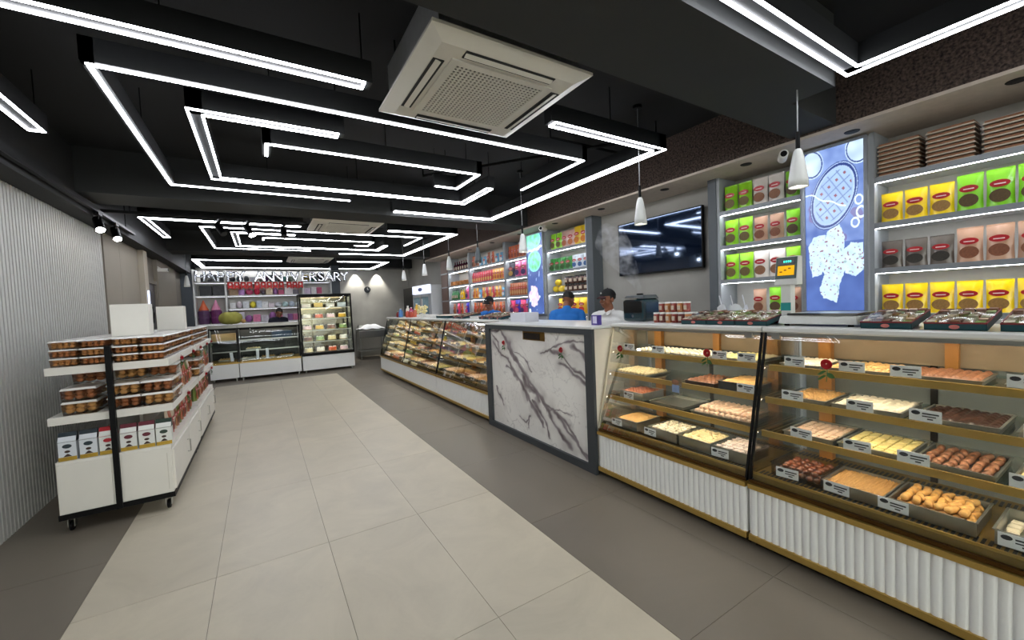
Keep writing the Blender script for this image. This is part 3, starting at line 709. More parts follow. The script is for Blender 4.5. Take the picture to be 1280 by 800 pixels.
def glass_case(y0, y1, label, near, white_edge=False):
    L = y1-y0
    t = thing('display_case', label, 'display case', (XC, y0, 0), 0, 'glass sweet display cases')
    part('plinth', MB().box(.05, .72, .01, L-.01, 0, .055), SILL, t)
    part('bottom_trim', MB().box(-.018, .02, .003, L-.003, .05, .085), GOLD, t)
    part('base_cabinet', MB().box(0, .73, .003, L-.003, .085, .365), CASEW, t)
    nf = int(round((L-.02)/.0385)); wf = (L-.02)/nf
    if near:
        fm = flute_mesh(wf*.97, .085, .365)
        for k in range(nf): ob('flute', fm, t, (0, .01+wf*(k+.5), 0))
    else:
        wf = .0385*1.5; nf = int((L-.02)/wf); wf = (L-.02)/nf; mb = MB()
        for k in range(nf): mb.prism([(.0, .01+wf*k+.004), (-.004, .01+wf*k+.008), (-.004, .01+wf*(k+1)-.008), (0, .01+wf*(k+1)-.004)], .085, .365, 'z')
        part('fluted_front', mb, CASEW, t, kind='stuff')
    part('top_trim', MB().box(-.02, .03, .003, L-.003, .365, .392), GOLD, t)
    part('sill', MB().box(.008, .7, .01, L-.01, .392, .412), SILL, t)
    part('lower_rail', MB().box(-.006, .012, .005, L-.005, .398, .416), mat('bronze_rail', '#5b3f1d', .3, .9), t)
    part('deck', MB().box(.02, .7, .015, L-.015, .412, .445), DECKM, t)
    part('deck_lip', MB().box(.022, .030, .015, L-.015, .415, .458), GOLD, t)
    if near:
        g = MB(); ns = int(L/.022)
        for k in range(ns): y = .02+(L-.04)*k/ns; g.box(.045, .115, y, y+.011, .445, .448); g.box(.55, .62, y, y+.011, .445, .448)
        part('vent_slots', g, SILL, t, kind='stuff')
    # glass
    a, b, c, d = (gx(.42), .42), (gx(1.278), 1.278), (gx(1.278)+.007, 1.278), (gx(.42)+.007, .42)
    part('front_glass', MB().prism([a, b, c, d], .012, L-.012), CLEAR, t)
    for y in (.004, L-.010): part('side_glass', MB().prism([(.0+.012, .42), (gx(1.278)+.012, 1.278), (.7, 1.278), (.7, .42)], y, y+.006), CLEAR, t)
    for y in (0, L-.012): part('end_post', MB().prism([(-.006, .40), (gx(1.28)-.006, 1.28), (gx(1.28)+.010, 1.28), (.010, .40)], y, y+.012), mat('cream_edge', '#c9c2ae', .5) if white_edge and y else BLACKM, t)
    for z in SZ:
        x0 = (z-.5)*.25+.058
        s = part('shelf', MB().box(x0+.012, .62, .03, L-.03, z-.012, z-.004), SHELFG, t)
        part('shelf_rail', MB().box(x0, x0+.014, .025, L-.025, z-.03, z+.006), GOLD, s)
        part('light_tube', MB().box(x0+.016, x0+.026, .03, L-.03, z-.026, z-.018), LEDC, s); part('light_cover', MB().box(x0+.012, x0+.036, .028, L-.028, z-.0175, z-.0125), GOLD, s)
        bk = MB()
        for y in (.04, L*.5, L-.05): bk.box(x0+.012, .64, y, y+.01, z-.03, z-.012)
        part('bracket', bk, DECKM, s)
    part('back_top_panel', MB().box(.64, .655, .02, L-.02, 1.09, 1.28), TANP, t)
    hw = (L-.06)/2
    for k in range(2):
        p = part('sliding_door', MB().box(.66+.012*k, .668+.012*k, .03+hw*k*.97, .03+hw*(k*.97+1.03), .445, 1.09), BACKG, t)
        part('door_edge', MB().box(.655, .685, .03+hw*k*.97, .03+hw*k*.97+.03, .445, 1.09), SILL, p)
    part('back_post', MB().box(.60, .65, L-.2, L-.13, .445, 1.28), AMBER, t)
    part('back_post', MB().box(.61, .65, L*.42, L*.42+.05, 1.0, 1.28), AMBER, t)
    part('light_tube', MB().box(.25, .262, .03, L-.03, 1.272, 1.2795), LEDC, t)
    part('countertop', MB().prism([(.195, 1.280), (.185, 1.288), (.185, 1.306), (.195, 1.314), (.76, 1.314), (.76, 1.280)], .0, L), mat('worktop_white', '#d8d9d6'), t)
    part('top_rail', MB().box(.212, .222, .012, L-.012, 1.258, 1.28), STEEL, t)
    for y in (.06, L-.09): part('clamp', MB().box(gx(1.25)-.012, gx(1.25)+.02, y, y+.045, 1.24, 1.28), STEEL, t)
    return t
glass_case(.03, 1.315, 'nearest glass sweet case at the right with white fluted base', True)
glass_case(1.325, 2.59, 'glass sweet case with fluted base right of the marble counter', True, True)
glass_case(4.56, 6.42, 'first glass case beyond the marble counter', False)
glass_case(6.43, 8.28, 'middle glass case of the three beyond the marble counter', False)
glass_case(8.29, 10.12, 'last glass case of the counter row beside the steel table', False)
# trays
TRM = mat('tray_steel', '#9a9a92', .35, .8, var=.1)
def tray_mb(w, l, h):
    t = .003; m = MB(); m.box(-w/2, w/2, -l/2, l/2, 0, t); m.box(-w/2, w/2, -l/2, -l/2+t, t, h); m.box(-w/2, w/2, l/2-t, l/2, t, h); m.box(-w/2, -w/2+t, -l/2+t, l/2-t, t, h); m.box(w/2-t, w/2, -l/2+t, l/2-t, t, h)
    m.box(-w/2-.006, w/2+.006, -l/2-.006, -l/2, h-.004, h); m.box(-w/2-.006, w/2+.006, l/2, l/2+.006, h-.004, h); m.box(-w/2-.006, -w/2, -l/2, l/2, h-.004, h); m.box(w/2, w/2+.006, -l/2, l/2, h-.004, h); return m
def tray(x, y, z, w, l, h, label, mt=None):
    """w along the case (y), l into it (x)"""
    o = tag(part('sweet_tray', tray_mb(l, w, h), mt or TRM, None, (x, y, z+.0008)), label, 'tray', 'sweet trays in the cases'); return o
def sweet_kind(name, mbf, m, bev=0, smooth=None, cat='sweet'):
    return Kind(lambda: tag(part(name, mbf(), m, smooth=smooth, bev=bev), '', cat))
def mroll(r=.016, l=.06):
    def f(): mb = MB(); mb.smooth = True; mb.lathe([(.3*r, -l/2), (.8*r, -l*.45), (r, -l*.36), (r, l*.36), (.8*r, l*.45), (.3*r, l/2)], 9, (0, 0, r), 'x'); return mb
    return f
def mball(r): return lambda: MB().ball((0, 0, r*.85), (r, r, r*.85), 9, 6)
def mcube(a, b, h): return lambda: MB().box(-a/2, a/2, -b/2, b/2, 0, h)
def mdisc(r, h): 
    def f(): mb = MB(); mb.lathe([(r*.8, 0), (r, h*.3), (r, h*.7), (r*.75, h)], 10); return mb
    return f
CREAM = mat('sweet_cream', '#e3cfa0', .55, var=.18, scale=40); PALE = mat('sweet_pale', '#e8dcc4', .55, var=.12, scale=40); PINKC = mat('sweet_pinkish', '#d8b9a0', .55, var=.25, scale=50)
GOLDEN = mat('sweet_golden', '#c99a58', .45, var=.35, scale=50); BROWNS = mat('sweet_brown', '#6b351a', .35, var=.35, scale=40, coat=.4); YELL = mat('sweet_yellow', '#e3d08a', .5, var=.15, scale=30)
CHOC = mat('sweet_chocolate', '#3a241b', .4, var=.3); ORNG = mat('sweet_orange', '#cda266', .55, var=.2, scale=60); TAN = mat('sweet_tan', '#b58a52', .6, var=.35, scale=80); MIXB = mat('sweet_mixed', '#8d5e42', .5, var=.5, scale=50); REDD = mat('sweet_red', '#95583c', .5, var=.4)
def fill(K, x, y, z, w, l, nx, ny, txt, group, jit=.004, rot=.2, layers=1, dz=.02):
    noun, place = txt.split('|')
    for q in range(layers):
        for i in range(nx-q):
            for j in range(ny-q):
                px = x-l/2+l*(i+.5+q*.5)/nx+random.uniform(-jit, jit); py = y-w/2+w*(j+.5+q*.5)/ny+random.uniform(-jit, jit)
                K.put((px, py, z+dz*q), random.uniform(-rot, rot), '%s, %s%s row, %s from right, %s' % (noun, 'upper layer, ' if q else '', ORD[i], ORD[j], place), group)
def heap_mb(w, l, h, nx, ny, bump, seed=0):
    rnd = random.Random(seed); hs = [[rnd.uniform(.55, 1) for _ in range(ny+1)] for _ in range(nx+1)]
    def f(u, v):
        a, b = u*nx, v*ny; i, j = int(min(a, nx-.001)), int(min(b, ny-.001)); s = math.sin(PI*(a-i))*math.sin(PI*(b-j))
        e = 1-.25*((2*u-1)**4+(2*v-1)**4)/2
        return (-l/2+l*u, -w/2+w*v, (h-bump)*e+bump*max(0, s)**.6*hs[i][j])
    mb = MB(); mb.smooth = True; mb.grid(nx*4, ny*4, f); return mb
def heap(x, y, z, w, l, h, nx, ny, bump, m, label, group='sweets heaped in trays', seed=0):
    o = part('sweets', heap_mb(w, l, h, nx, ny, bump, seed), m, None, (x, y, z+.0012)); return tag(o, label, 'sweets', group, 'stuff')
TG = 'in the '
# --- nearest case
DK = .449
tray(2.655, 1.105, DK, .25, .28, .075, 'steel tray of brown balls, left on the deck of the nearest case', PLASTIC)
fill(sweet_kind('fried_sweet', mball(.019), BROWNS, smooth=True), 2.655, 1.105, DK+.01, .23, .26, 6, 6, 'glossy brown ball|deck of nearest case', 'brown balls in the deck tray', .006, 3, 2, .024)
tray(2.655, .845, DK, .25, .28, .06, 'steel tray of tan nuts, middle of the nearest case deck')
heap(2.655, .845, DK+.004, .242, .272, .055, 18, 18, .012, TAN, 'tan fried bits filling the middle deck tray of the nearest case', seed=2)
tray(2.655, .56, DK, .28, .28, .065, 'steel tray of golden rolls on the nearest case deck, right of the tan nuts')
fill(sweet_kind('golden_roll', mroll(.016, .06), GOLDEN, smooth=True), 2.655, .56, DK+.024, .26, .26, 5, 7, 'golden roll|deck of nearest case', 'golden rolls in the deck tray', .004, .5, 2, .028)
tray(2.655, .22, DK, .3, .28, .065, 'steel tray of pale squares at the right end of the nearest deck')
CUBE_P = sweet_kind('pale_square', mcube(.036, .036, .022), PALE, .003)
fill(CUBE_P, 2.655, .22, DK+.004, .28, .25, 5, 6, 'pale square|deck of nearest case', 'pale squares in the end tray')
z = SZ[0]-.004
tray(2.73, 1.06, z, .24, .34, .03, 'shallow tray of pinkish sweets, left on the lowest shelf of nearest case')
fill(sweet_kind('pinkish_bar', mcube(.045, .03, .022), PINKC, .004), 2.73, 1.06, z+.004, .22, .32, 6, 6, 'pinkish bar|lowest shelf of nearest case', 'pinkish bars on the lowest shelf', .002, .06)
tray(2.73, .785, z, .26, .34, .03, 'shallow tray of yellow squares on the lowest shelf of nearest case')
fill(sweet_kind('yellow_square', mcube(.048, .036, .024), YELL, .004), 2.73, .785, z+.004, .25, .33, 6, 6, 'yellow square|lowest shelf of nearest case', 'yellow squares on the lowest shelf', .001, .03)
tray(2.73, .50, z, .25, .34, .03, 'shallow tray of brown and white rolls on nearest lowest shelf')
ROLLB = sweet_kind('brown_roll', mroll(.015, .055), MIXB, smooth=True)
fill(ROLLB, 2.73, .50, z+.004, .23, .32, 5, 6, 'brown roll|lowest shelf of nearest case', 'brown rolls on the lowest shelf', .003, .3)
tray(2.73, .19, z, .28, .34, .03, 'shallow tray of cream discs at the right end of nearest lowest shelf')
heap(2.73, .19, z+.004, .27, .33, .03, 6, 6, .015, CREAM, 'cream discs at the right end of the nearest lowest shelf', seed=4)
z = SZ[1]-.004
for k, (y, w_, m, nm) in enumerate(((1.09, .2, TAN, 'tan pieces'), (.82, .28, PALE, 'white topped slices'), (.5, .26, CHOC, 'dark speckled pieces'), (.2, .24, CREAM, 'cream pieces'))):
    tray(2.76, y, z, w_, .32, .03, 'shallow tray of %s on the middle shelf of the nearest case' % nm)
    heap(2.76, y, z+.004, w_-.012, .31, .036, 7, 8, .014, m, '%s on the middle shelf of the nearest case' % nm, seed=k+5)
z = SZ[2]-.004
for k, (y, w_, m, nm) in enumerate(((1.14, .2, PALE, 'pale balls'), (.87, .27, ORNG, 'orange brown squares'), (.56, .26, MIXB, 'brown and cream bites'), (.22, .28, CREAM, 'cream bites'))):
    tray(2.806, y, z, w_, .28, .022, 'shallow tray of %s on the top shelf of the nearest case' % nm)
    heap(2.806, y, z+.004, w_-.012, .27, .034, 7, 8, .014, m, '%s on the top shelf of the nearest case' % nm, seed=k+9)
# --- case right of the marble counter
tray(2.655, 2.355, DK, .23, .28, .075, 'deep steel tray of orange slab, left deck by the marble counter')
heap(2.655, 2.355, DK+.004, .222, .272, .078, 14, 14, .006, ORNG, 'orange crumbly slab in the left deck tray by the marble counter', seed=20)
tray(2.655, 2.0, DK, .25, .28, .075, 'deep steel tray of white chunks on the deck, second from marble counter')
fill(sweet_kind('white_chunk', mcube(.034, .03, .028), PALE, .006), 2.655, 2.0, DK+.05, .23, .26, 6, 6, 'white chunk|deck by marble counter', 'white chunks in the deck tray', .006, 1.5, 1)
part_o = tray(2.655, 1.735, DK, .24, .28, .075, 'deep steel tray of cream rolls on the deck, third from marble counter')
fill(sweet_kind('cream_roll', mroll(.015, .05), CREAM, smooth=True), 2.655, 1.735, DK+.045, .22, .26, 6, 6, 'cream roll|deck by marble counter', 'cream rolls in the deck tray', .004, 1.2, 1)
tray(2.655, 1.472, DK, .24, .28, .075, 'deep steel tray of pale pink cubes at the right of that deck')
fill(sweet_kind('pale_cube', mcube(.03, .03, .026), mat('sweet_rosewhite', '#e6d4cc', .55, var=.12), .005), 2.655, 1.472, DK+.05, .22, .26, 6, 6, 'pale pink cube|deck by marble counter', 'pale cubes in the deck tray', .005, .8, 1)
z = SZ[0]-.004
tray(2.72, 2.36, z, .24, .26, .06, 'steel tray of red brown sweets on the lowest shelf by the marble counter')
heap(2.72, 2.36, z+.004, .232, .252, .062, 8, 8, .014, REDD, 'red brown sweets on the lowest shelf by the marble counter', seed=22)
tray(2.74, 2.02, z, .3, .3, .02, 'empty flat steel tray on the lowest shelf')
tray(2.73, 1.58, z, .42, .32, .022, 'wide tray of rose and cream rolls on the lowest shelf')
fill(sweet_kind('rose_roll', mroll(.016, .06), PINKC, smooth=True), 2.73, 1.58, z+.006, .4, .3, 5, 11, 'rose cream roll|beside empty tray', 'rose rolls on the lowest shelf', .004, .25, 2, .022)
z = SZ[1]-.004
tray(2.75, 2.38, z, .34, .3, .016, 'tray of cream rolls on the middle shelf by the marble counter')
fill(sweet_kind('ivory_roll', mroll(.014, .055), CREAM, smooth=True), 2.75, 2.38, z+.004, .32, .28, 5, 9, 'ivory roll|shelf by marble counter', 'ivory rolls on the middle shelf', .003, .2)
tray(2.762, 1.75, z, .22, .3, .03, 'dark tray of chocolate sweets in the centre of the middle shelf', CHOC)
heap(2.762, 1.75, z+.004, .21, .29, .045, 5, 6, .02, MIXB, 'chocolate and cream sweets in the centre of the middle shelf', seed=24)
tray(2.775, 1.49, z, .24, .32, .06, 'grey tray of yellow slab at the right of the middle shelf', mat('tray_dark', '#3b3d3d', .4))
heap(2.775, 1.49, z+.004, .232, .31, .064, 6, 7, .008, ORNG, 'yellow slab at the right of the middle shelf', seed=25)
z = SZ[2]-.004
tray(2.80, 2.02, z, .72, .28, .014, 'long tray of cream balls on the top shelf by the marble counter')
fill(sweet_kind('cream_ball', mball(.016), PALE, smooth=True), 2.80, 2.02, z+.004, .7, .26, 6, 17, 'cream ball|top shelf by marble counter', 'cream balls on the top shelf', .002, 3)
tray(2.80, 1.5, z, .24, .28, .014, 'tray of yellow curls at the right of that top shelf')
heap(2.80, 1.5, z+.004, .232, .27, .04, 6, 7, .02, YELL, 'yellow curls at the right of that top shelf', seed=26)
# price cards
INK = mat('card_ink', '#33343a', .6); CARD = mat('price_card', '#e9ebee', .5, var=.02)
def pcard():
    t = thing('price_card', '', 'card'); t.scale = (1.22, 1.22, 1.3); part('sheet', MB().box(-.045, .045, -.0015, 0, 0, .042), CARD, t)
    part('logo', slab_ellipse(.026, .015, -.026, -.0016, .029, 12, .0008), INK, t)
    part('print', MB().box(-.008, .038, -.0022, -.0016, .026, .031).box(-.008, .03, -.0022, -.0016, .017, .021).box(.006, .022, -.0022, -.0016, .008, .0125), INK, t)
    return t
PC = Kind(pcard); PG = 'white price cards in the cases'
for s, zz, L_ in ((.69, .69, 'lowest shelf'), (.885, .885, 'middle shelf'), (1.075, 1.075, 'top shelf'), (.455, .46, 'deck')):
    xs = XC+(zz-.5)*.25+.05 if zz > .5 else XC+.045
    near_ = {.69: (1.075, .825, .617, .28), .885: (1.138, .829, .588, .25), 1.075: (1.145, .876, .667, .3), .46: (1.125, .895, .674, .3)}[zz]
    far_ = {.69: (2.325,), .885: (1.403,), 1.075: (2.39, 2.10, 1.60, 1.42), .46: (2.414, 2.074, 1.52)}[zz]
    for k, y in enumerate(near_):
        o = PC.put((xs, y, zz+.012), RZ+random.uniform(-.12, .12), 'white price card, %s from left on the %s of the nearest case' % (ORD[k], L_), PG); o.rotation_euler.x = 0; o.rotation_euler.y = .0
    for k, y in enumerate(far_): PC.put((xs, y, zz+.012), RZ+random.uniform(-.12, .12), 'white price card, %s from left on the %s beside the marble counter' % (ORD[k], L_), PG)
bg = thing('paper_bag', 'small printed clear bag hanging on the middle shelf rail', 'bag', (XC+.14, 1.9, .80), RZ)
part('bag', pouch_mb(.09, .13, .02), PLASTIC, bg); part('bag_print', MB().box(-.03, .03, -.013, -.011, .02, .075), mat('bag_blue', '#8fa3cf', .5, var=.3), bg)
part('bag_goods', slab_ellipse(.06, .04, 0, -.0125, .095), MIXB, bg)
# --- cases beyond the marble counter
fm = [CREAM, GOLDEN, PALE, MIXB, ORNG, TAN, PINKC, CHOC, YELL, REDD]; fn_ = ['cream', 'golden', 'pale', 'mixed brown', 'orange', 'tan', 'pinkish', 'dark', 'yellow', 'red']
lv = [(DK, 2.655, .28, 'deck', .05), (SZ[0]-.004, 2.73, .33, 'lowest shelf', .04), (SZ[1]-.004, 2.76, .3, 'middle shelf', .04), (SZ[2]-.004, 2.79, .26, 'top shelf', .035)]
HM = {}
for ci, (y0, cn) in enumerate(((4.56, 'first case'), (6.43, 'middle case'), (8.29, 'last case'))):
    for q, (z, x, l, ln, h) in enumerate(lv):
        for k in range(6):
            y = y0+.172+.298*k; c = random.randrange(10); key = (c, q)
            tray(x, y, z, .27, l, h*.7, 'steel tray, %s from right on the %s of the %s beyond the marble' % (ORD[k], ln, cn))
            if key not in HM: HM[key] = heap_mb(.262, l-.008, h, 6, 7, .018, c+q).mesh('sweets', [fm[c]])
            tag(ob('sweets', HM[key], None, (x, y, z+.004)), '%s sweets, %s from right on the %s of the %s' % (fn_[c], ORD[k], ln, cn), 'sweets', 'sweets heaped in trays', 'stuff')
        for k in range(5): PC.put((XC+max(.045, (z-.5)*.25+.05), y0+.25+.33*k, z+.016), RZ+random.uniform(-.2, .2), 'white price card, %s from right on the %s of the %s' % (ORD[k], ln, cn), PG)
# ---------------------------------------------------------------- things on the counters
CT = 1.314
TEAL = mat('box_teal', '#0f4046', .4, var=.06); DRED = mat('box_red', '#7e1f24', .4)
def giftbox(w=.198, l=.30, ta=.17):
    def b():
        t = thing('sweet_box', '', 'box')
        cs, sn = math.cos(ta), math.sin(ta)
        def part(name, mb, m, par, **kw):
            mb.v = [(x, -l/2+(y+l/2)*cs-z*sn, (y+l/2)*sn+z*cs) for x, y, z in mb.v]; return globals()['part'](name, mb, m, par, **kw)
        part('box', MB().box(-w/2, w/2, -l/2, l/2, 0, .004).box(-w/2, w/2, -l/2, -l/2+.004, 0, .03).box(-w/2, w/2, l/2-.004, l/2, 0, .03).box(-w/2, -w/2+.004, -l/2, l/2, 0, .03).box(w/2-.004, w/2, -l/2, l/2, 0, .03), TEAL, t)
        globals()['part']('prop', MB().box(-w*.3, w*.3, l*.36, l*.42, 0, l*.86*sn-.002), DRED, t)
        part('rim', MB().box(-w/2-.001, w/2+.001, -l/2-.001, -l/2+.005, .03, .036).box(-w/2-.001, w/2+.001, l/2-.005, l/2+.001, .03, .036).box(-w/2-.001, -w/2+.005, -l/2, l/2, .03, .036).box(w/2-.005, w/2+.001, -l/2, l/2, .03, .036), DRED, t)
        part('emblem', slab_ellipse(.034, .02, 0, -l/2-.0005, .016), mat('emblem_pink', '#c9736a', .4), t)
        s = MB(); rnd = random.Random(3); mi = [0, 1, 2, 3, 4]
        for i in range(5):
            for j in range(6):
                s.mi = rnd.choice(mi); x, y = -w/2+.022+i*(w-.044)/4, -l/2+.025+j*(l-.05)/5
                s.box(x-.014, x+.014, y-.015, y+.015, .004, .03+rnd.uniform(0, .016))
        part('assorted_sweets', s, [MIXB, PALE, mat('sweet_green', '#9ab56c', .5, var=.3), PINKC, PALE], t, kind='stuff')
        part('film', MB().grid(8, 8, lambda u, v: (-w/2+w*u, -l/2+l*v, .036+.014*math.sin(PI*u)*math.sin(PI*v)+.004*math.sin(23*u+17*v))), PLASTIC, t, smooth=True)
        return t
    return Kind(b)
GB = giftbox()
for y, lab in ((1.822, 'by the snack jars'), (1.62, 'second from the snack jars'), (1.418, 'beside the weighing scale'), (.755, 'right of the weighing scale'), (.515, 'farther right of the weighing scale'), (.28, 'at the right end of the counter')):
    o = GB.put((2.82, y, CT), RZ, 'teal box of assorted sweets under film '+lab, 'boxes of assorted sweets on the counter')
    o.rotation_euler.y = 0
# carry bags with upright handles behind
cb = thing('carry_bag', 'crumpled white carry bag with upright handles behind the sweet boxes', 'bag', (3.05, 1.76, CT), RZ)
bgm = MB().grid(10, 8, lambda u, v: (-.1+.2*u, .03*math.sin(9*u)*v-.02, .11*v*(1+.25*math.sin(11*u))))
bgm.grid(10, 8, lambda u, v: (.1-.2*u, .05+.03*math.sin(7*u)*v, .10*v*(1+.3*math.sin(13*u))))
part('bag', bgm, mat('bag_white', '#dfe2e6', .4, var=.05), cb, smooth=True)
for x in (-.1, -.01, .08): part('handle', MB().tube([(x,.02,.06), (x+.012,.02,.12), (x-.006,.02,.2)], .004, 6), mat('bag_white', '#dfe2e6'), cb)
# weighing scale
SCW = mat('scale_white', '#d5d7d3', .4, var=.03)
ws = thing('weighing_scale', 'white weighing scale with steel pan and raised green display', 'scale', (2.86, 1.075, CT), RZ)
b = MB(); b.hexa([(-.21,-.13,.012),(.19,-.13,.012),(.19,.15,.012),(-.21,.15,.012)], [(-.2,-.12,.06),(.18,-.12,.06),(.18,.14,.06),(-.2,.14,.06)]); part('base', b, SCW, ws, bev=.006)
for x in (-.17, .15):
    for y in (-.1, .11): part('foot', MB().cyl((x,y,0), .014, 0, .013, 10), BLACKM, ws)
part('pan', MB().box(-.16, .185, -.12, .14, .068, .076).box(-.16, .185, -.12, -.116, .062, .076), STEEL, ws)
part('pan_seat', MB().box(-.12, .15, -.08, .1, .06, .068), BLACKM, ws)
part('post', MB().box(-.235, -.178, -.03, .03, .055, .27), SCW, ws, bev=.004)
part('post_band', MB().box(-.2355, -.1775, -.0315, -.03, .09, .14), mat('band_teal', '#1f8f8c', .4), ws)
hd = part('display_head', MB().hexa([(-.265,-.05,.25),(-.135,-.05,.25),(-.135,.03,.25),(-.265,.03,.25)], [(-.265,-.02,.43),(-.135,-.02,.43),(-.135,.03,.43),(-.265,.03,.43)]), SCW, ws, bev=.006)
sl_ = lambda z: -.05+(z-.25)/.18*.03
def face(name, x0, x1, z0, z1, off, m, par): return part(name, MB().hexa([(x0,sl_(z0)-off,z0),(x1,sl_(z0)-off,z0),(x1,sl_(z1)-off,z1),(x0,sl_(z1)-off,z1)], [(x0,sl_(z0)-off+.003,z0),(x1,sl_(z0)-off+.003,z0),(x1,sl_(z1)-off+.003,z1),(x0,sl_(z1)-off+.003,z1)]), m, par)
face('face_plate', -.26, -.14, .29, .425, .003, mat('face_green', '#0d3b33', .3), hd)
face('readout_window', -.247, -.153, .378, .415, .005, mat('readout_black', '#050808', .2), hd)
for k in range(4): face('digit', -.215+.012*k, -.208+.012*k, .392, .404, .0065, emit('readout_green', '#3ff0d0', 1.4), hd)
face('price_window', -.247, -.153, .312, .372, .005, emit('lcd_amber', '#e0a31c', .8), hd)
for k in range(3): o = face('lcd_mark', -.235+.024*k, -.22+.024*k, .33+.01*k, .338+.01*k, .0065, mat('lcd_ink', '#8a5a10'), hd)
# steaming dark box, jars, carton
st = thing('steamer', 'dark teal machine with grey lid giving off mist on the counter', 'machine', (2.93, 2.53, CT), RZ)
part('body', MB().box(-.125, .125, -.10, .12, .0, .2), mat('machine_teal', '#0e2f37', .25, var=.1, coat=.5), st, bev=.03)
part('front_window', MB().box(-.105, .105, -.1035, -.099, .075, .185), mat('machine_black', '#121415', .15), st, bev=.01)
part('lid', MB().hexa([(-.12,-.095,.2),(.12,-.095,.2),(.12,.115,.2),(-.12,.115,.2)], [(-.1,-.07,.235),(.1,-.07,.235),(.1,.1,.235),(-.1,.1,.235)]), mat('machine_grey', '#4b5052', .3, .5), st, bev=.008)
part('chrome_rim', MB().box(-.122, .05, -.106, -.098, .196, .212), STEEL, st)
part('nozzle', MB().cyl((0,.0,0), .03, .235, .25, 14), BLACKM, st)
part('emblem', slab_ellipse(.022, .026, .0, -.101, .05, 10), STEEL, st)
def snackjar(c):
    def b():
        t = thing('snack_jar', '', 'jar'); s = MB(); s.smooth = True; s.lathe([(.026,0),(.027,.004),(.027,.07)], 14); part('body', s, mat('snack_'+c.strip('#'), c, .3, var=.55, scale=70, coat=.5), t)
        part('lid', MB().cyl((0,0,0), .0285, .07, .082, 14), WHITE, t); part('jar_label', MB().box(-.013, .013, -.0285, -.025, .018, .052), mat('jar_paper', '#c9b7a0'), t); return t
    return Kind(b)
SJ = [snackjar('#8e3326'), snackjar('#b8763f'), snackjar('#6b2a24')]
for k in range(6):
    for q in range(2):
        SJ[(k*2+q) % 3].put((2.80+.07*q, 2.245-.0585*k, CT), RZ, 'white lidded snack jar, %s from left in the %s row by the dark machine' % (ORD[k], ('front', 'back')[q]), 'snack jars on the counter')
for k in range(5): SJ[k % 2].put((2.87, 2.245-.0585*k, CT+.083), RZ, 'snack jar stacked on the back row, %s from left' % ORD[k], 'snack jars on the counter')
tag(part('paper_carton', MB().box(-.17, .17, -.1, .1, 0, .112), mat('carton_pale', '#c9cad2', .5, var=.02), None, (2.78, 4.22, 1.292), RZ, bev=.004), 'plain pale white carton on the marble counter', 'carton')
pb = thing('purple_packet', 'purple and white packet standing on the counter before white shirted man', 'packet', (2.62, 2.775, 1.2925), RZ)
part('body', MB().box(-.045, .045, -.02, .02, 0, .09), mat('packet_purple', '#4a3a8c', .4), pb); part('packet_label', MB().box(-.025, .025, -.022, -.02, .015, .08), mat('packet_white', '#cfcbe6', .5, var=.3), pb)
tag(part('paper_slip', MB().box(-.14, .14, -.07, .07, 0, .002), mat('slip', '#e4e6e8', .5), None, (2.68, 3.68, 1.2925), .2), 'white paper slip on the marble counter beside the carton', 'paper')
# on the far cases
for k, (y, lab) in enumerate(((4.75, 'nearest the marble counter'), (4.98, 'second from the marble counter'), (5.2, 'third from the marble counter'), (5.9, 'beyond the white trays'), (6.15, 'beside the popcorn tray'))):
    GB.put((2.85, y, CT), RZ, 'teal box of assorted sweets on the far cases, '+lab, 'boxes of assorted sweets on the counter')
tyw = Kind(lambda: tag(part('white_tray', tray_mb(.3, .24, .04), WHITE), '', 'tray'))
tyw.put((2.86, 5.53, CT), RZ, 'white open tray on the far cases beyond the sweet boxes', 'white trays on the far cases')
ty2 = tag(part('teal_tray', tray_mb(.55, .3, .045), TEAL, None, (2.86, 6.75, CT), RZ), 'long teal tray of pale sweets on the middle case', 'tray')
heap(2.86, 6.75, CT+.004, .53, .28, .06, 7, 12, .02, PALE, 'pale sweets heaped in the long teal tray', seed=40)
bx = Kind(lambda: tag(part('white_box', MB().box(-.12, .12, -.09, .09, 0, .06), WHITE, bev=.003), '', 'box'))
bx.put((2.85, 7.6, CT), RZ, 'white flat box on the middle case counter before the cream flowers', 'white boxes on far cases'); bx.put((2.9, 8.3, CT), RZ, 'white flat box on the last case counter', 'white boxes on far cases')
fl_ = thing('flower_pot', 'cream flower bunch in a pot on the last case', 'flowers', (2.8, 8.0, CT))
part('pot', MB().lathe([(.04,0),(.055,.08)], 12), WHITE, fl_)
fb = MB(); rnd = random.Random(5)
for k in range(26): fb.ball((rnd.uniform(-.08,.08), rnd.uniform(-.08,.08), .1+rnd.uniform(0,.14)), .028, 7, 5)
part('blossoms', fb, mat('blossom_cream', '#e6dca8', .6, var=.15), fl_, smooth=True); part('stem', MB().tube([(0,0,.05),(0,0,.38)], .006, 6), WHITE, fl_)
for k, (c, y, x, h) in enumerate((('#c0503a', 9.0, 2.8, .16), ('#4c7fb8', 9.35, 2.75, .2), ('#c83f7a', 9.2, 2.95, .22), ('#d8b030', 8.95, 3.0, .3), ('#b84a34', 8.75, 2.8, .14), ('#8a2f2a', 9.55, 2.75, .14), ('#d9d4c6', 9.45, 2.95, .26), ('#c9664a', 8.85, 2.92, .18))):
    t = thing('counter_bottle', '%s bottle with pale cap among the goods at the far counter end' % ('red brown', 'blue', 'magenta', 'tall yellow', 'short red', 'dark red', 'tall white', 'coral')[k], 'bottle', (x, y, CT), 0, 'bottles at the far counter end')
    s = MB(); s.smooth = True; s.lathe([(.045,0),(.05,.01),(.05,h*.65),(.02,h*.85),(.02,h*.92)], 12); part('body', s, mat('b_'+c.strip('#'), c, .3, var=.2), t)
    part('cap', MB().cyl((0,0,0), .024, h*.92, h, 10), WHITE, t)
